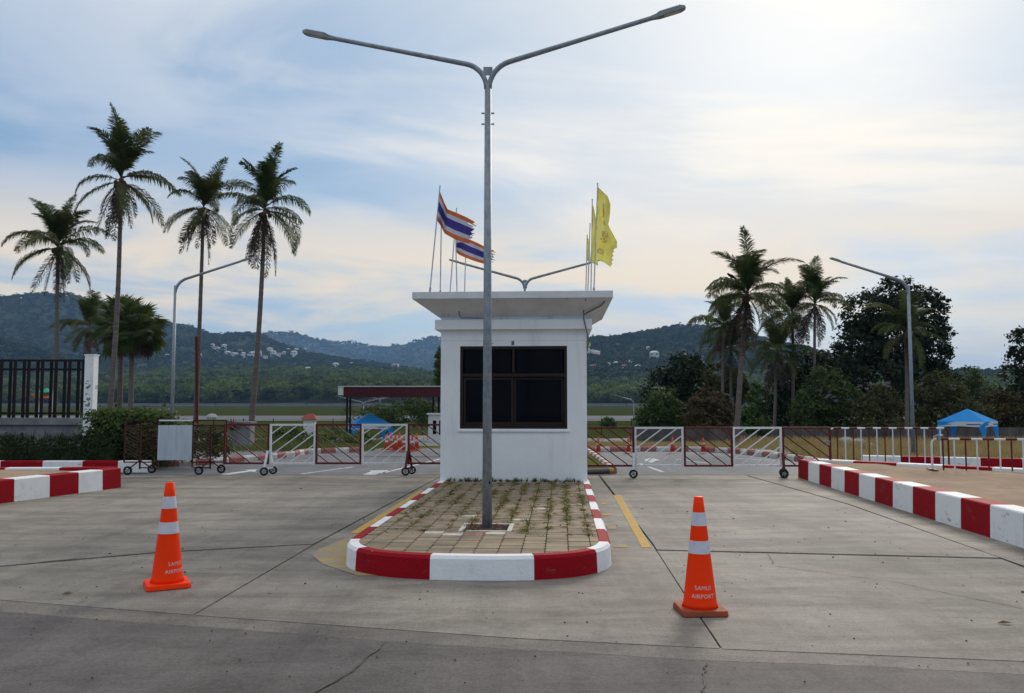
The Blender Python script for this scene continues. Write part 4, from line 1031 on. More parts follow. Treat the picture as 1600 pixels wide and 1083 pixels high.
# ------------------------------------------------------------------ palms
def frond_mesh(name, L_, e0, droop, leaf, mm, nl=44, ragged=0.0, hang=.5, twist=0.0):
    v, f = [], []; pts = []; p = Vector((0, 0, 0)); n = 14
    for i in range(n + 1):
        t = i / n; e = e0 - droop * t ** 1.4; pts.append(p.copy()); p = p + Vector((math.cos(e), math.sin(twist) * t * .6, math.sin(e))) * (L_ / n)
    mb = MB(); mb.tube(pts, [.028 * (1 - .85 * i / n) + .004 for i in range(n + 1)], 5)
    for k in range(nl):
        t = .10 + .90 * (k + .5) / nl; i = min(int(t * n), n - 1); q = pts[i].lerp(pts[i + 1], t * n - i); tan = (pts[i + 1] - pts[i]).normalized()
        ll = leaf * (math.sin(math.pi * (.16 + .80 * t)) ** .7) * random.uniform(.82, 1.12)
        side = Vector((0, 1, 0)); up = side.cross(tan) * -1
        for s in (-1, 1):
            if random.random() < ragged: continue
            d = (tan * random.uniform(.55, .8) + side * s * random.uniform(.65, .9) + up * random.uniform(.05, .3)).normalized()
            w = tan * random.uniform(.015, .025)
            m1 = q + d * ll * .5; d2 = (d + Vector((0, 0, -hang * random.uniform(.7, 1.6)))).normalized(); e = m1 + d2 * ll * .55
            mb.add([q - w * .6, q + w * .6, m1 + w, m1 - w, e], [(0, 1, 2, 3), (3, 2, 4)])
    return mesh_of(mb, name, mm)
FR = {'up': [frond_mesh('frond_upright', random.uniform(2.1, 2.8), R(e), R(d), .60, mm, 80, .05, .45, tw) for e, d, mm, tw in ((87, 30, 'frond', .1), (82, 60, 'frond', -.2), (75, 85, 'frond', .2), (68, 95, 'frond_olive', -.3), (85, 75, 'frond', .3), (78, 50, 'frond_olive', 0))],
      'mid': [frond_mesh('frond_arching', random.uniform(2.4, 3.0), R(e), R(d), .70, mm, 84, .14, 1.5, tw) for e, d, mm, tw in ((55, 95, 'frond', .3), (42, 100, 'frond', -.3), (28, 80, 'frond_olive', .4), (48, 120, 'frond', 0), (18, 65, 'frond', -.4), (34, 110, 'frond_olive', .2))],
      'low': [frond_mesh('frond_drooping', random.uniform(2.2, 2.9), R(e), R(d), .66, mm, 74, .18, 1.7, tw) for e, d, mm, tw in ((5, 85, 'frond', .3), (-12, 75, 'frond_olive', -.3), (-30, 55, 'frond_olive', .1), (12, 110, 'frond', .3), (-20, 66, 'frond', -.1))],
      'dead': [frond_mesh('frond_dead', random.uniform(1.8, 2.7), R(e), R(d), .58, 'frond_dead', 60, .35, 2.4, tw) for e, d, tw in ((-50, 38, .3), (-62, 26, -.3), (-74, 14, 0), (-68, 20, .2))]}
def trunk_tube(base, top, r0, r1, bend):
    m = MB(); pts = []; rs = []; k = 70
    for i in range(k + 1):
        t = i / k; p = base.lerp(top, t) + Vector((bend * math.sin(math.pi * t) * .5, 0, 0)); pts.append(p)
        rs.append((r0 * (1.35 - .35 * min(1, t * 8)) * (1 - t) + r1 * t) * (1 + .07 * (i % 2) + random.uniform(-.02, .02)))
    return m.tube(pts, rs, 11)
def palm(label, cpx, cpy, dist, base_px, r0, scale=1.0, nup=9, nmid=8, nlow=7, ndead=6, bend=.2, nuts=True, wind=0.0, group='coconut palms'):
    c = D(cpx, cpy, dist); b = D(base_px, 690, dist); b.z = T(dist) - .05
    th = thing('coconut_palm', label, 'palm', tuple(b), 0, group)
    obj('trunk', trunk_tube(b, c, r0, r0 * .62, bend), 'palm_bark', th, smooth=True)
    cl_ = c - b; az0 = random.uniform(0, 6.28)
    def put(kind, n, off):
        for i in range(n):
            me = random.choice(FR[kind]); o = bpy.data.objects.new('dead_frond' if kind == 'dead' else 'frond', me); col.objects.link(o); o.parent = th
            o.location = cl_ + Vector((0, 0, off + random.uniform(-.08, .08))); az = az0 + 6.2832 * (i + random.uniform(-.6, .6)) / n + off * 3
            o.rotation_euler = (random.gauss(0, .12), random.gauss(0, .08), az); s = 1.04 * scale * random.uniform(.72, 1.10); o.scale = (s, s, s)
            if wind:
                o.rotation_mode = 'QUATERNION'
                o.rotation_quaternion = Matrix.Rotation(wind, 3, 'Y').to_quaternion() @ Matrix.Rotation(az, 3, 'Z').to_quaternion() @ Matrix.Rotation(random.gauss(0, .12), 3, 'X').to_quaternion()
    put('up', nup + 4, .14); put('mid', max(4, nmid - 2), .08); put('low', nlow, .0); put('dead', ndead + 2, -.1)
    if nuts:
        m = MB()
        for _ in range(9):
            a_ = random.uniform(0, 6.28); q = c + Vector((math.cos(a_) * .2, math.sin(a_) * .2, random.uniform(-.28, .0)))
            m.lathe([(.01, -.11), (.07, -.07), (.095, 0), (.07, .07), (.01, .11)], 8, q)
        obj('coconut_cluster', m, 'coconut', th, smooth=True)
    return th
palm('coconut palm farthest left, shorter, rising over the black fence', 90, 388, 42, 84, .115, 1.08, 9, 8, 7, 3, .1, wind=.04)
palm('tallest coconut palm, second from the left, with orange nuts', 189, 282, 34, 167, .115, 1.0, 10, 6, 6, 8, .25, wind=.04)
palm('slim coconut palm third from the left, just right of the single arm lamp', 318, 325, 40, 304, .115, .95, 9, 7, 7, 6, .05, wind=.08)
palm('coconut palm fourth from the left with a long brown skirt of dead fronds', 414, 328, 36, 390, .125, 1.05, 9, 9, 6, 9, .15, wind=.10)
palm('low dark coconut palm in front of the left hill between two tall trunks', 140, 512, 60, 138, .14, 1.0, 8, 7, 6, 3, .1, nuts=False)
palm('tall coconut palm on the right with two birds on its fronds', 1168, 462, 36, 1150, .125, .98, 9, 10, 9, 7, -.1, wind=.12)
palm('coconut palm left of and behind the tall right palm, half hidden', 1130, 508, 60, 1128, .13, 1.1, 8, 8, 7, 4, 0, wind=.08)
palm('low bushy coconut palm just behind the tall right palm trunk', 1142, 545, 62, 1142, .13, 1.0, 7, 8, 7, 3, 0, False, .1)
palm('coconut palm left of the twin pair near the dark broad tree', 1238, 490, 58, 1238, .13, 1.15, 8, 7, 7, 4, .1, False, .12)
palm('right one of the twin coconut palms near the dark broad tree', 1273, 475, 56, 1270, .125, 1.2, 8, 8, 6, 4, .05, False, .12)
palm('short coconut palm with spread fronds between the right palms', 1212, 548, 57, 1208, .13, 1.1, 7, 9, 7, 3, .1, False, .05)
palm('coconut palm in front of the dark broad tree behind the lamp pole', 1415, 520, 50, 1416, .13, 1.0, 6, 9, 7, 3, .1, False)
bpr = thing('support_pole', 'dark red pole strapped to the slim third palm trunk', 'pole', tuple(D(309, 650, 39.5)))
obj('pole', MB().tube([Vector((D(309, 650, 39.5).x, 39.5, T(39.5))), D(307, 526, 39.5)], .07, 8), 'red_steel', bpr)
# fan palms
fan = MB(); fan.tube([(0, 0, 0), (.55, 0, .08), (1.0, 0, .05)], [.02, .015, .012], 5)
for k in range(26):
    a0_ = R(-140 + 280 * k / 26); a1_ = R(-140 + 280 * (k + .55) / 26); c0 = Vector((1.0, 0, .05)); q = .80 * random.uniform(.85, 1.05)
    def pt(a_, r_, z): return c0 + Vector((math.cos(a_) * r_, math.sin(a_) * r_, z))
    am = (a0_ + a1_) / 2; fan.add([c0, pt(a0_, q * .62, .05), pt(am, q, -.14), pt(a1_, q * .62, -.02)], [(0, 1, 2, 3)])
fan_g = mesh_of(fan, 'fan_leaf', 'frond'); fan_d = fan_g.copy(); fan_d.materials.clear(); fan_d.materials.append(M['frond_dead'])
def fan_palm(label, cpx, cpy, dist, bpx, r):
    c = D(cpx, cpy, dist); b = Vector((D(bpx, 690, dist).x, dist, T(dist) - .05)); th = thing('fan_palm', label, 'palm', tuple(b), 0, 'fan palms')
    obj('trunk', trunk_tube(b, c, r, r * .8, 0), 'palm_bark', th, smooth=True)
    for i in range(58):
        e = R(85 - 158 * (i / 57) ** .9); dead = i > 46
        o = bpy.data.objects.new('dead_fan_leaf' if dead else 'fan_leaf', fan_d if dead else fan_g); col.objects.link(o); o.parent = th
        o.location = c - b; o.rotation_mode = 'QUATERNION'
        o.rotation_quaternion = Matrix.Rotation(i * 2.4 + random.uniform(-.2, .2), 3, 'Z').to_quaternion() @ Matrix.Rotation(-e, 3, 'Y').to_quaternion() @ Matrix.Rotation(random.uniform(-.6, .6), 3, 'X').to_quaternion()
        s = random.uniform(.95, 1.2) * (.85 if dead else 1); o.scale = (s, s, s)
fan_palm('fan palm with full round crown, left one of the pair', 190, 508, 47, 186, .15)
fan_palm('fan palm with brown lower leaves, right one of the pair', 207, 520, 45, 203, .15)
# birds
for px, py, lab in ((1140, 432, 'left one of two black birds perched on the tall right palm'), (1145, 434, 'right one of two black birds perched on the tall right palm')):
    p = D(px, py, 35.2); th = thing('bird', lab, 'bird', tuple(p), 0, 'birds on the palm')
    m = MB(); m.tube([p + Vector((-.11, 0, .10)), p + Vector((-.08, 0, .12)), p + Vector((-.02, 0, .07)), p + Vector((.07, 0, -.01)), p + Vector((.20, 0, -.08))], [.012, .038, .058, .048, .012], 8)
    obj('body', m, 'bird', th, smooth=True)

# ------------------------------------------------------------------ trees on the right
FT = foliage_tree
def tree(label, dist, blobs, bpx, n, leaf, mm, tr=.16, extra=None, clump=.16, stems=1):
    b = D(bpx, 690, dist); b.z = T(dist)
    return FT('tree', label, 'tree', tuple(b), pxblobs(blobs, dist, .85, dist * .02), n, leaf, mm, tr, 'trees along the right yard wall', clump, True, extra, stems)
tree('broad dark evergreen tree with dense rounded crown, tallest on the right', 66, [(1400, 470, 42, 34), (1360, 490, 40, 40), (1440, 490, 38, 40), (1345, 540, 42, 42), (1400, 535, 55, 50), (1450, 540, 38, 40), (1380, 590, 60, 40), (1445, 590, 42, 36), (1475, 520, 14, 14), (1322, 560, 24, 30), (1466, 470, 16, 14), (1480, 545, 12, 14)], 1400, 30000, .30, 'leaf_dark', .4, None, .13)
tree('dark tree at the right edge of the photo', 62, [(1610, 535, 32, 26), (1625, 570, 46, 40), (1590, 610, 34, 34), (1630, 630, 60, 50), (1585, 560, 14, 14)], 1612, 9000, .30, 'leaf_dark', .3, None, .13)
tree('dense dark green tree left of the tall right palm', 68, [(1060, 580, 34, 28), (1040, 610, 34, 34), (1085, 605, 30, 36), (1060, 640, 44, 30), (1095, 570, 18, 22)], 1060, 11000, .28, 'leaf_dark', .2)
tree('mid green bushy tree left of the brown shrub', 60, [(1030, 640, 30, 30), (1050, 655, 34, 26), (1015, 660, 22, 22), (1040, 620, 18, 18)], 1035, 8000, .24, 'leaf_mid', .15)
tree('brownish half dry shrub before the tall right palm', 55, [(1110, 625, 24, 22), (1095, 645, 26, 24), (1125, 645, 24, 24), (1105, 665, 36, 16)], 1108, 6500, .22, 'leaf_brown', .12, stems=3)
tree('olive tree with pale leaf tips behind the tall right palm', 64, [(1125, 590, 24, 20), (1150, 600, 20, 22), (1140, 625, 26, 26)], 1135, 5500, .26, 'leaf_olive', .15)
tree('small green shrub at the foot of the tall right palm', 48, [(1172, 655, 17, 20), (1190, 668, 16, 14)], 1175, 3000, .18, 'leaf_mid', .08, stems=2)
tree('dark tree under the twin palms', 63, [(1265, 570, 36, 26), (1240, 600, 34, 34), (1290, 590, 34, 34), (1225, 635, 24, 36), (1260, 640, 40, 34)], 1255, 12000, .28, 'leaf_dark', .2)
tree('mid green tree with lilac blossom left of the lamp', 56, [(1290, 600, 28, 26), (1310, 625, 36, 30), (1270, 640, 34, 32), (1320, 655, 40, 28), (1290, 665, 44, 20)], 1305, 11000, .22, 'leaf_mid', .14, (pxblobs([(1305, 625, 22, 16), (1290, 610, 10, 8)], 54.5, .5, .2), 100, .17, 'flower'), stems=2)
tree('olive and brown bushy tree directly left of the right lamp pole', 54, [(1375, 630, 28, 26), (1360, 650, 30, 26), (1395, 655, 32, 26), (1380, 670, 40, 16)], 1380, 8500, .21, 'leaf_olive', .12, (pxblobs([(1350, 602, 14, 8), (1385, 600, 14, 6)], 53, .5, .2), 100, .17, 'flower'), stems=3)
tree('olive flowering tree directly right of the right lamp pole', 55, [(1465, 610, 30, 28), (1440, 630, 26, 30), (1490, 630, 28, 30), (1470, 655, 44, 24), (1520, 650, 30, 24)], 1470, 10000, .21, 'leaf_olive', .12, (pxblobs([(1490, 598, 14, 12), (1440, 606, 8, 8)], 53.6, .5, .2), 100, .17, 'flower'), stems=3)
tree('thin feathery green tree behind the blue tent', 70, [(1512, 590, 18, 22), (1530, 620, 30, 26), (1550, 645, 34, 26)], 1525, 5200, .26, 'leaf_mid', .12, None, .22)
tree('dark shrub right of the blue tent with bare stems', 58, [(1565, 630, 26, 24), (1590, 655, 34, 26), (1555, 660, 24, 20)], 1575, 6500, .22, 'leaf_brown', .12, stems=3)
tree('green tree beside the booth, its edge just showing at left', 70, [(690, 560, 12, 18), (695, 590, 16, 24)], 695, 2500, .26, 'leaf_mid', .15)
tree('dark low tree behind the short right palm', 75, [(1185, 620, 18, 20), (1205, 640, 24, 24), (1195, 665, 30, 16)], 1195, 5000, .28, 'leaf_mid', .14)
# low yard wall and dry grass
yw = thing('yard_wall', 'low weathered grey wall running behind the dry grass on the right', 'wall', tuple(G(1250, 692)))
wy = 52.0
for i in range(9):
    xa = (985 - HX) / FPX * wy + i * 3.2; obj('wall_panel', MB().box((xa + 1.6, wy, T(wy) + .70), (3.19, .14, 1.5)), 'wall_grey', yw)
for i in range(10):
    xa = (985 - HX) / FPX * wy + i * 3.2; obj('wall_post', MB().box((xa, wy - .02, T(wy) + .73), (.16, .2, 1.58)), 'wall_grey', yw)
def grass_field(name, label, x0, x1, y0, y1, n, h, mm, cond=None):
    k = 0; xs = rng.uniform(x0, x1, n); ys = rng.uniform(y0, y1, n)
    if cond is not None: kp = cond(xs, ys); xs, ys = xs[kp], ys[kp]
    n = len(xs); zs = np.array([T(y) for y in ys]); hh = h * rng.uniform(.5, 1.2, n) * (.75 + .3 * np.sin(xs * .9 + ys * .5)); a = rng.uniform(0, 6.28, n); w = rng.uniform(.008, .02, n)
    b = np.stack([xs, ys, zs - .05], 1); s = np.stack([np.cos(a), np.sin(a), 0 * a], 1) * w[:, None]; ln = np.stack([rng.normal(0, .3, n) * hh, rng.normal(0, .3, n) * hh, hh], 1)
    v = np.stack([b - s, b + s, b + ln + s * .3, b + ln - s * .3], 1).reshape(-1, 3); o = obj(name, (v, np.arange(4 * n).reshape(-1, 4)), mm); return tag(o, label, 'grass', kind='stuff')
grass_field('dry_grass', 'tall dry golden grass between the kerb and the yard wall on the right', 8.6, 27, 23, 51, 60000, .36, 'dry_grass', lambda x, y: x > 8.6 + (y - 23) * .08)
grass_field('verge_grass', 'short mixed grass on the verge beyond the right gate', 2.5, 18, 29.6, 51, 30000, .22, 'dry_grass')
grass_field('left_grass', 'rough green and yellow grass round the palm feet on the left', -19, -4.8, 28.5, 46, 30000, .28, 'green_grass', lambda x, y: x < -4.8 - (y - 28) * .02)
# boulders
for px, py, r, lab in ((1323, 694, .24, 'largest pale boulder in the grass behind the hoop barrier, leftmost'), (1342, 695, .22, 'pale boulder in the grass, middle of the three'), (1360, 697, .14, 'smallest pale boulder in the grass, rightmost'), (331, 652, .30, 'pale patterned boulder by the red support pole')):
    p = G(px, py + 3); r = r * p.y / 30 if px > 900 else .8; p.z += r * .5; m = MB()
    vs = []; n = 12
    for i in range(7):
        th_ = math.pi * i / 6 * .98 + .01
        for j in range(n): q = r * random.uniform(.88, 1.08); vs.append((p.x + q * 1.25 * math.sin(th_) * math.cos(6.283 * j / n), p.y + q * math.sin(th_) * math.sin(6.283 * j / n), p.z + q * .85 * math.cos(th_)))
    m.add(vs, [(i * n + j, i * n + (j + 1) % n, (i + 1) * n + (j + 1) % n, (i + 1) * n + j) for i in range(6) for j in range(n)])
    tag(obj('boulder', m, 'stone'), lab, 'boulder')
# agave and stone block near the left gate
ap = D(363, 668, 30); th = thing('agave_plant', 'dark reddish spiky plant behind the left gate post', 'plant', tuple(ap))
for k in range(22):
    a_ = random.uniform(0, 6.28); e = random.uniform(.3, 1.4); d = Vector((math.cos(a_) * math.cos(e), math.sin(a_) * math.cos(e), math.sin(e))); s = Vector((-d.y, d.x, 0)).normalized() * .025
    b0 = Vector(ap) + Vector((0, 0, -.1)); obj('leaf', MB().add([b0 - s, b0 + s, b0 + d * .25 + s, b0 + d * .25 - s, b0 + d * .5], [(0, 1, 2, 3), (3, 2, 4)]), 'agave', th)
p = D(378, 690, 30.5); sb_ = thing('planter_block', 'square grey concrete planter under the reddish spiky plant', 'planter', (p.x, 30.5, T(30.5)))
obj('block', MB().box((p.x, 30.5, T(30.5) + .42), (.75, .6, .9)), 'old_concrete', sb_, bevel=.02); obj('rim', MB().box((p.x, 30.5, T(30.5) + .90), (.85, .7, .06)), 'old_concrete', sb_)

# ------------------------------------------------------------------ tents, canopy, huts
def tent(label, px, dist, zpk, half, rz, group='blue gazebo tents'):
    c = D(px, 690, dist); c.z = T(dist); th = thing('gazebo_tent', label, 'tent', tuple(c), rz, group); h = half; ze = zpk - .72
    m = MB().add([(-h, -h, ze), (h, -h, ze), (h, h, ze), (-h, h, ze), (0, 0, zpk)], [(0, 1, 4), (1, 2, 4), (2, 3, 4), (3, 0, 4)]); cv = obj('canopy', m, 'tent', th, local=True)
    for k in range(4):
        R4 = Matrix.Rotation(k * math.pi / 2, 4, 'Z')
        va = obj('valance', MB().add([R4 @ Vector(q) for q in ((-h, -h - .004, ze), (h, -h - .004, ze), (h, -h - .004, ze - .34), (h * .82, -h - .004, ze - .30), (0, -h - .004, ze - .26), (-h * .82, -h - .004, ze - .30), (-h, -h - .004, ze - .34))], [tuple(range(7))]), 'tent_white', th, local=True)
        obj('chevron', MB().add([R4 @ Vector(q) for q in ((-h, -h - .012, ze), (-h * .2, -h - .012, ze), (-h * .6, -h - .012, ze - .10), (-h * .35, -h - .012, ze - .16), (-h * .95, -h - .012, ze - .25), (-h, -h - .012, ze - .33))], [tuple(range(6))]), 'tent', va, local=True)
        obj('lettering_strip', MB().add([R4 @ Vector(q) for q in ((h * .25, -h - .012, ze - .13), (h * .85, -h - .012, ze - .13), (h * .85, -h - .012, ze - .18), (h * .25, -h - .012, ze - .18))], [(0, 1, 2, 3)]), 'tent_navy', va, local=True)
        obj('leg', MB().add([R4 @ Vector(q) for q in ((-h, -h, 0), (-h + .1, -h, 0), (-h + .12, -h, ze - .9), (-h + .3, -h, ze - .3), (-h, -h, ze - .02))], [(0, 1, 2, 3, 4)]).add([R4 @ Vector(q) for q in ((-h - .006, -h, 0), (-h - .006, -h + .1, 0), (-h - .006, -h + .12, ze - .9), (-h - .006, -h + .3, ze - .3), (-h - .006, -h, ze - .02))], [(4, 3, 2, 1, 0)]), 'tent', th, local=True)
    return th
tent('blue and white gazebo tent in dry grass on the right', 1513, 48, 2.36, 1.23, R(45))
tent('blue gazebo tent behind the left gate near the maroon canopy', 577, 54, 2.45, 1.25, R(20))
cy = 52.0; ca = D(528, 612, cy); cb = D(720, 612, cy)
cp = thing('entrance_canopy', 'long maroon flat roofed canopy on black posts left of the booth', 'canopy', (ca.x + .5, cy, T(cy)))
zt_, zb_ = D(600, 604.5, cy).z, D(600, 620.5, cy).z
obj('fascia', MB().box(((ca.x + cb.x) / 2 + .18, cy + 1.5, (zt_ + zb_) / 2), (cb.x - ca.x - .36, 3.0, zt_ - zb_)), 'maroon', cp)
for i in range(34): obj('rib', MB().box((ca.x + .45 + i * (cb.x - ca.x - .5) / 34, cy - .012, (zt_ + zb_) / 2), (.05, .03, zt_ - zb_ - .06)), 'maroon', cp)
obj('roof_edge', MB().box(((ca.x + cb.x) / 2, cy + 1.5, zt_ + .03), (cb.x - ca.x, 3.1, .05)), 'roof_plaster', cp)
obj('end_panel', MB().box((ca.x + .17, cy + 1.5, (zt_ + zb_) / 2 + .06), (.33, 3.0, zt_ - zb_ - .14)), 'house_white', cp)
for px in (536.5, 541.5, 674, 683): obj('post', MB().box((D(px, 640, cy).x, cy + 1.2, (zb_ + T(cy)) / 2), (.11, .11, zb_ - T(cy))), 'black', cp)
kb_ = thing('toll_kiosk', 'small white ticket kiosk under the maroon canopy beside the booth', 'kiosk', (D(682, 690, 50).x, 50, T(50)))
kx = D(682, 690, 50).x; kz0, kz1 = T(50), D(682, 648, 50).z
obj('wall', MB().box((kx, 50.5, (kz0 + kz1) / 2), (1.0, 1.0, kz1 - kz0)), 'house_white', kb_); obj('roof', MB().box((kx, 50.5, kz1 + .04), (1.2, 1.2, .08)), 'house_white', kb_)
for dx in (-.12, .25): obj('window', MB().box((kx + dx, 49.99, kz1 - .75), (.2, .03, .8)), 'glass', kb_)
hp = D(484, 660, 70); ht = thing('spirit_house', 'tiny white shrine hut with red pitched roof by the runway road', 'hut', (hp.x, 70, T(70)))
zz0 = T(70); zz1 = D(484, 655, 70).z
obj('wall', MB().box((hp.x, 70, (zz0 + zz1) / 2), (.9, .8, zz1 - zz0)), 'house_white', ht)
obj('roof', MB().add([(hp.x + a_, 70 + b_, zz1 + c_) for a_, b_, c_ in ((-.7, -.6, 0), (.7, -.6, 0), (.7, .6, 0), (-.7, .6, 0), (-.25, 0, .45), (.25, 0, .45))], [(0, 1, 5, 4), (1, 2, 5), (2, 3, 4, 5), (3, 0, 4), (3, 2, 1, 0)]), 'roof_red', ht)
# market umbrellas seen through the fence
for px, py, mm, lab in ((72, 613, 'stall_green', 'small green stall roof seen through the black fence'), (70, 622, 'stall_orange', 'small orange stall awning seen through the black fence'), (47, 620, 'maroon', 'small maroon stall roof seen through the black fence')):
    dist = 90; c = D(px, py, dist); th = thing('market_stall', lab, 'stall', (c.x, dist, T(dist)))
    obj('roof', MB().add([(c.x + a_, dist + b_, c.z + c_) for a_, b_, c_ in ((-.8, -.8, 0), (.8, -.8, 0), (.8, .8, 0), (-.8, .8, 0), (0, 0, .45))], [(0, 1, 4), (1, 2, 4), (2, 3, 4), (3, 0, 4), (3, 2, 1, 0)]), mm, th)
    for sx in (-.7, .7): obj('post', MB().bar((c.x + sx, dist, T(dist)), (c.x + sx, dist, c.z), .06), 'house_white', th)
    obj('counter', MB().box((c.x, dist, T(dist) + .5), (1.4, .6, 1.0)), 'house_white', th)

# ------------------------------------------------------------------ airfield fence, far forest, hills, houses
pf = thing('perimeter_wall', 'pale grey perimeter wall at the foot of the forest beyond the runway', 'wall', (0, 640, T(640)))
for i in range(44): obj('wall_panel', MB().box((-770 + i * 35, 640, T(640) + 1.1), (34.6, .3, 2.2)), 'old_concrete', pf)
wf2 = thing('wire_fence', 'thin dark post fence along the service road', 'fence', (0, 84, T(84)))
for i in range(36): obj('post', MB().bar((-48 + i * 3.0, 84, T(84)), (-48 + i * 3.0, 84, T(84) + 1.7), .07), 'black', wf2)
for z in (.6, 1.1, 1.6): obj('wire', MB().bar((-48, 84, T(84) + z), (57, 84, T(84) + z), .02), 'black', wf2)

def ridge(name, prof, dist, front, back, z_front, nx=90, ny=26, rough=6.0):
    """a hill whose crest follows (px,py) silhouette points, as real terrain at its distance"""
    pxs = np.linspace(prof[0][0], prof[-1][0], nx); pys = np.interp(pxs, [p[0] for p in prof], [p[1] for p in prof])
    v = []; seed = random.uniform(0, 50)
    for j in range(ny):
        t = j / (ny - 1); yy = dist - front + t * (front + back)
        for i in range(nx):
            top = D(pxs[i], pys[i] + 6 * (1 - dist / 9000), dist); X = (pxs[i] - HX) / FPX * dist
            if yy <= dist: s = (yy - dist + front) / front; s = s * s * (3 - 2 * s) * .5 + s * .5; z = z_front + (top.z - z_front) * s
            else: z = top.z - (top.z - z_front) * ss(0, 1, (yy - dist) / back)
            z += rough * (math.sin(X * .013 + yy * .009 + seed) + .6 * math.sin(X * .031 - yy * .021 + seed * 2)) * (0.15 + .85 * (1 - abs(2 * t - 1)) if yy < dist else .2)
            v.append((X, yy, z))
    f = [(j * nx + i, j * nx + i + 1, (j + 1) * nx + i + 1, (j + 1) * nx + i) for j in range(ny - 1) for i in range(nx - 1)]
    o = struct(name, MB().add(v, f), 'hill', smooth=True); return o
# prototype trees for the woods, kept out of the scene and only instanced
protos = bpy.data.collections.new('wood_prototypes')
def proto(n, w, h, leaf, mm, trunk):
    bl3 = [((random.uniform(-.35, .35) * w, random.uniform(-.35, .35) * w, h * random.uniform(.45, .8)), (w * random.uniform(.3, .45), w * random.uniform(.3, .45), h * random.uniform(.16, .26))) for _ in range(6)]
    P, Nn = crown_points(bl3, n, .2, 12); v, f = leaf_quads(P, Nn, leaf, .8); me = mesh_of((v, f), 'wood_tree', mm)
    o = bpy.data.objects.new('wood_tree', me); protos_sel.objects.link(o)
    return o
def gn_wood(name, label, emitter_mesh, density, coll, smin, smax, seed):
    o = bpy.data.objects.new(name, emitter_mesh); col.objects.link(o); tag(o, label, 'forest', kind='stuff')
    ng = bpy.data.node_groups.new(name, 'GeometryNodeTree'); ng.interface.new_socket('Geometry', in_out='INPUT', socket_type='NodeSocketGeometry'); ng.interface.new_socket('Geometry', in_out='OUTPUT', socket_type='NodeSocketGeometry')
    nn = ng.nodes; gi = nn.new('NodeGroupInput'); go = nn.new('NodeGroupOutput'); dpf = nn.new('GeometryNodeDistributePointsOnFaces'); iop = nn.new('GeometryNodeInstanceOnPoints'); ci = nn.new('GeometryNodeCollectionInfo')
    ci.inputs['Collection'].default_value = coll; ci.inputs['Separate Children'].default_value = True; ci.inputs['Reset Children'].default_value = True
    dpf.inputs['Density'].default_value = density; dpf.inputs['Seed'].default_value = seed
    iop.inputs['Pick Instance'].default_value = True
    rs = nn.new('FunctionNodeRandomValue'); rs.data_type = 'FLOAT'; rs.inputs[2].default_value = smin; rs.inputs[3].default_value = smax
    rr = nn.new('FunctionNodeRandomValue'); rr.data_type = 'FLOAT_VECTOR'; rr.inputs[0].default_value = (0, 0, 0); rr.inputs[1].default_value = (.1, .1, 6.28)
    lk = ng.links; lk.new(gi.outputs[0], dpf.inputs['Mesh']); lk.new(dpf.outputs['Points'], iop.inputs['Points']); lk.new(ci.outputs[0], iop.inputs['Instance'])
    lk.new(rs.outputs[1], iop.inputs['Scale']); lk.new(rr.outputs[0], iop.inputs['Rotation']); lk.new(iop.outputs[0], go.inputs[0])
    md = o.modifiers.new('wood', 'NODES'); md.node_group = ng
    return o
colA = bpy.data.collections.new('wood_near'); protos_sel = colA
for _ in range(5): proto(700, 13, 15, 1.5, 'far_tree', True)
colB = bpy.data.collections.new('wood_far'); protos_sel = colB
for _ in range(4): proto(130, 12, 12, 2.8, 'far_tree2', False)

# wooded plain rising to the hills
def slope_mesh(x0, x1, y0, y1, z0, z1, nx=30, ny=12):
    v = []
    for j in range(ny):
        t = j / (ny - 1); yy = y0 + (y1 - y0) * t
        for i in range(nx):
            X = (x0 + (x1 - x0) * i / (nx - 1)) * yy / y0; v.append((X, yy, z0 + (z1 - z0) * t ** 1.3 + 3 * math.sin(X * .01 + yy * .004)))
    return MB().add(v, [(j * nx + i, j * nx + i + 1, (j + 1) * nx + i + 1, (j + 1) * nx + i) for j in range(ny - 1) for i in range(nx - 1)])
pm = slope_mesh(-560, 620, 650, 1250, -2.5, 36)
o = struct('foothill', pm, 'hill', smooth=True)
gn_wood('forest', 'dense mangrove and palm forest beyond the runway', mesh_of(pm, 'forest_floor', 'hill'), .0085, colA, .5, 1.35, 3)
H1 = ridge('hill', [(-260, 500), (-120, 480), (0, 468), (40, 458), (100, 459), (150, 474), (180, 482), (240, 500), (290, 506), (330, 524), (400, 521), (430, 536), (480, 552), (560, 562), (640, 575)], 2300, 1100, 700, 30)
H2 = ridge('hill', [(330, 540), (390, 524), (430, 519), (480, 526), (550, 538), (600, 546), (650, 535), (682, 528), (705, 534), (800, 540), (900, 545), (1000, 550)], 5900, 2300, 1000, 60, rough=18)
H3 = ridge('hill', [(760, 560), (880, 542), (920, 531), (960, 528), (1000, 520), (1050, 510), (1095, 509), (1130, 519), (1180, 534), (1230, 556), (1290, 575), (1360, 590)], 1900, 900, 600, 24)
H4 = ridge('hill', [(-300, 505), (-120, 520), (0, 534), (45, 547), (78, 560), (110, 578), (140, 592)], 1250, 450, 300, 16, 40, 14)
H5 = ridge('hill', [(1340, 600), (1450, 590), (1520, 584), (1600, 581), (1720, 575), (1900, 580)], 2400, 900, 500, 20, 50, 16)
for i, (h, dn, lab) in enumerate(((H1, .0036, 'wooded slope of the big hill on the left'), (H2, .0009, 'wooded slope of the far blue hills in the centre'), (H3, .0045, 'wooded slope of the hill right of the booth'), (H4, .006, 'wooded slope of the near dark hill at the left edge'), (H5, .003, 'wooded slope of the low ridge at the right'))):
    gn_wood('hill_forest', lab, h.data.copy(), dn, colB, .6, 1.25 if i != 1 else 2.2, 10 + i)
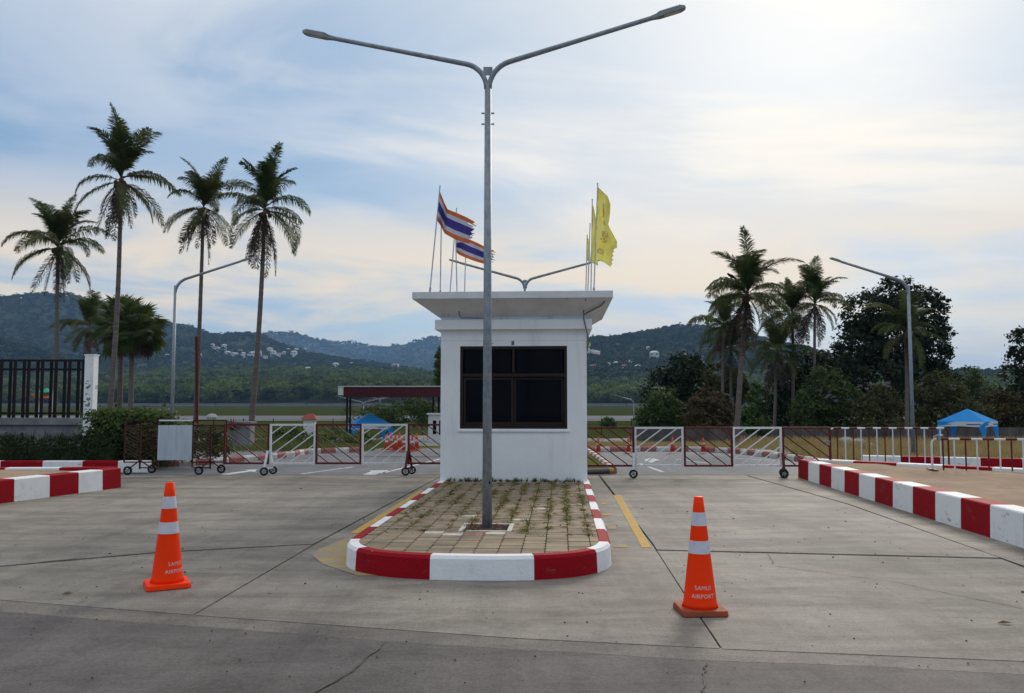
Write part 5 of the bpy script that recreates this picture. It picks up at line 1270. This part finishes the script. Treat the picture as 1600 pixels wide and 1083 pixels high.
# hillside houses
bpy.context.view_layer.update()
dg = bpy.context.evaluated_depsgraph_get()
def drop(px, py):
    d = Vector(ray(px, py)).normalized(); best = None
    for h in (H1, H2, H3, H4, H5, o):
        ok, loc, nrm, fi = h.ray_cast(Vector((0, 0, CAMH)), d)
        if ok and (best is None or loc.y < best.y): best = loc.copy()
    return best
def house(px, py, w, red, lab):
    p = drop(px, py)
    if p is None: return
    k = p.y / FPX; W = w * k; Dp = W * .7; Hh = max(3.0, W * .45); z = p.z + 5.0
    th = thing('hillside_house', lab, 'house', (p.x, p.y - 3, p.z), random.uniform(-.4, .4), 'houses on the hillsides')
    obj('wall', MB().box((0, 0, 4 + Hh / 2), (W, Dp, Hh + 8)), 'house_white', th, local=True)
    e = .6; obj('roof', MB().add([(-W / 2 - e, -Dp / 2 - e, Hh + 8), (W / 2 + e, -Dp / 2 - e, Hh + 8), (W / 2 + e, Dp / 2 + e, Hh + 8), (-W / 2 - e, Dp / 2 + e, Hh + 8), (-W * .25, 0, Hh + 8 + W * .2), (W * .25, 0, Hh + 8 + W * .2)], [(0, 1, 5, 4), (1, 2, 5), (2, 3, 4, 5), (3, 0, 4), (3, 2, 1, 0)]), 'roof_red' if red else 'house_white', th, local=True)
    for q in (-.28, .28): obj('window', MB().box((q * W, -Dp / 2 - .05, Hh * .55 + 8), (W * .2, .12, Hh * .3)), 'glass', th, local=True)
HR = [random.random() < .35 for _ in range(26)]
for i in range(26):
    t = i / 25; house(332 + t * 158 + random.uniform(-2, 2), 549 + 10 * math.sin(t * 3.1) + random.uniform(-6, 6), random.uniform(4, 9), HR[i], '%s house, %s in the row on the left hill' % ('red roofed' if HR[i] else 'white', nth(i)))
for i, (px, py, w_, rd) in enumerate(((262, 563, 5, 0), (312, 562, 6, 0), (482, 585, 8, 0), (505, 586, 6, 0), (525, 578, 8, 0), (550, 575, 5, 0), (595, 583, 16, 1), (618, 578, 10, 1))):
    house(px, py, w_, rd, 'lone %s house among forest trees left of the booth, %s' % ('red roofed' if rd else 'white', nth(i)))
for i, (px, py, w_, rd) in enumerate(((926, 583, 8, 1), (950, 580, 7, 0), (962, 578, 7, 0), (975, 584, 9, 1), (985, 575, 5, 0), (996, 584, 8, 0), (1012, 552, 5, 0), (1022, 565, 14, 0))):
    house(px, py, w_, rd, 'small %s house on the hill right of the booth, %s' % ('red roofed' if rd else 'white', nth(i)))

# ------------------------------------------------------------------ litter
for px, py, r in ((105, 928, .05), (1570, 974, .06), (265, 752, .09), (470, 764, .04), (1365, 735, .04), (285, 858, .02)):
    p = G(px, py, 0.006); m = MB().add([p + Vector((-r, 0, 0)), p + Vector((0, -r * .4, .012)), p + Vector((r, 0, .004)), p + Vector((0, r * .4, .016))], [(0, 1, 2), (0, 2, 3)])
    lab = {105: 'brown curled dead leaf on the left slab near the left cone', 1570: 'pale dead leaf on the slab at far right', 265: 'white scrap of litter beyond the left cone', 470: 'tiny dark leaf near the left gate wheel', 1365: 'small dry leaf on the sand bed', 285: 'tiny leaf scrap right of the left cone'}[px]
    tag(obj('dead_leaf' if px != 265 else 'litter_scrap', m, 'dead_leaf' if px != 265 else 'lettering'), lab, 'leaf' if px != 265 else 'litter')

gt = MB()
for _ in range(480):
    gx_, gy_ = random.uniform(-6, 6), random.uniform(3.2, 13); q = random.uniform(.002, .006) * (1.6 if random.random() < .06 else 1)
    if abs(gx_ + .2) < 1.6 and gy_ > 7.6 or gx_ > 5.6 or gx_ < -5.9: continue
    gt.box((gx_, gy_, q * .6), (q * 2, q * 1.5, q * 1.2), random.uniform(0, 3), random.uniform(-.4, .4))
tag(obj('grit', gt, 'pebble'), 'fine loose grit scattered over the driveway concrete', 'grit', kind='stuff')
# ------------------------------------------------------------------ haze
hz = MB().box((0, 3000, 180), (10800, 6800 + 0, 0.0)) if False else MB().box((0, 3650, 183), (10000, 7900, 372))
hm = bpy.data.materials.new('haze_air'); hm.use_nodes = True; t = hm.node_tree
for n_ in list(t.nodes): 
    if n_.type != 'OUTPUT_MATERIAL': t.nodes.remove(n_)
pv = t.nodes.new('ShaderNodeVolumePrincipled'); pv.inputs['Color'].default_value = (.36, .63, 1.0, 1); pv.inputs['Density'].default_value = 1.0e-4; pv.inputs['Anisotropy'].default_value = .0
t.links.new(pv.outputs[0], t.nodes['Material Output'].inputs['Volume']); M['haze'] = hm
tag(obj('haze', hz, 'haze'), 'thin pale blue haze in the air over the plain and hills', 'haze', kind='stuff')
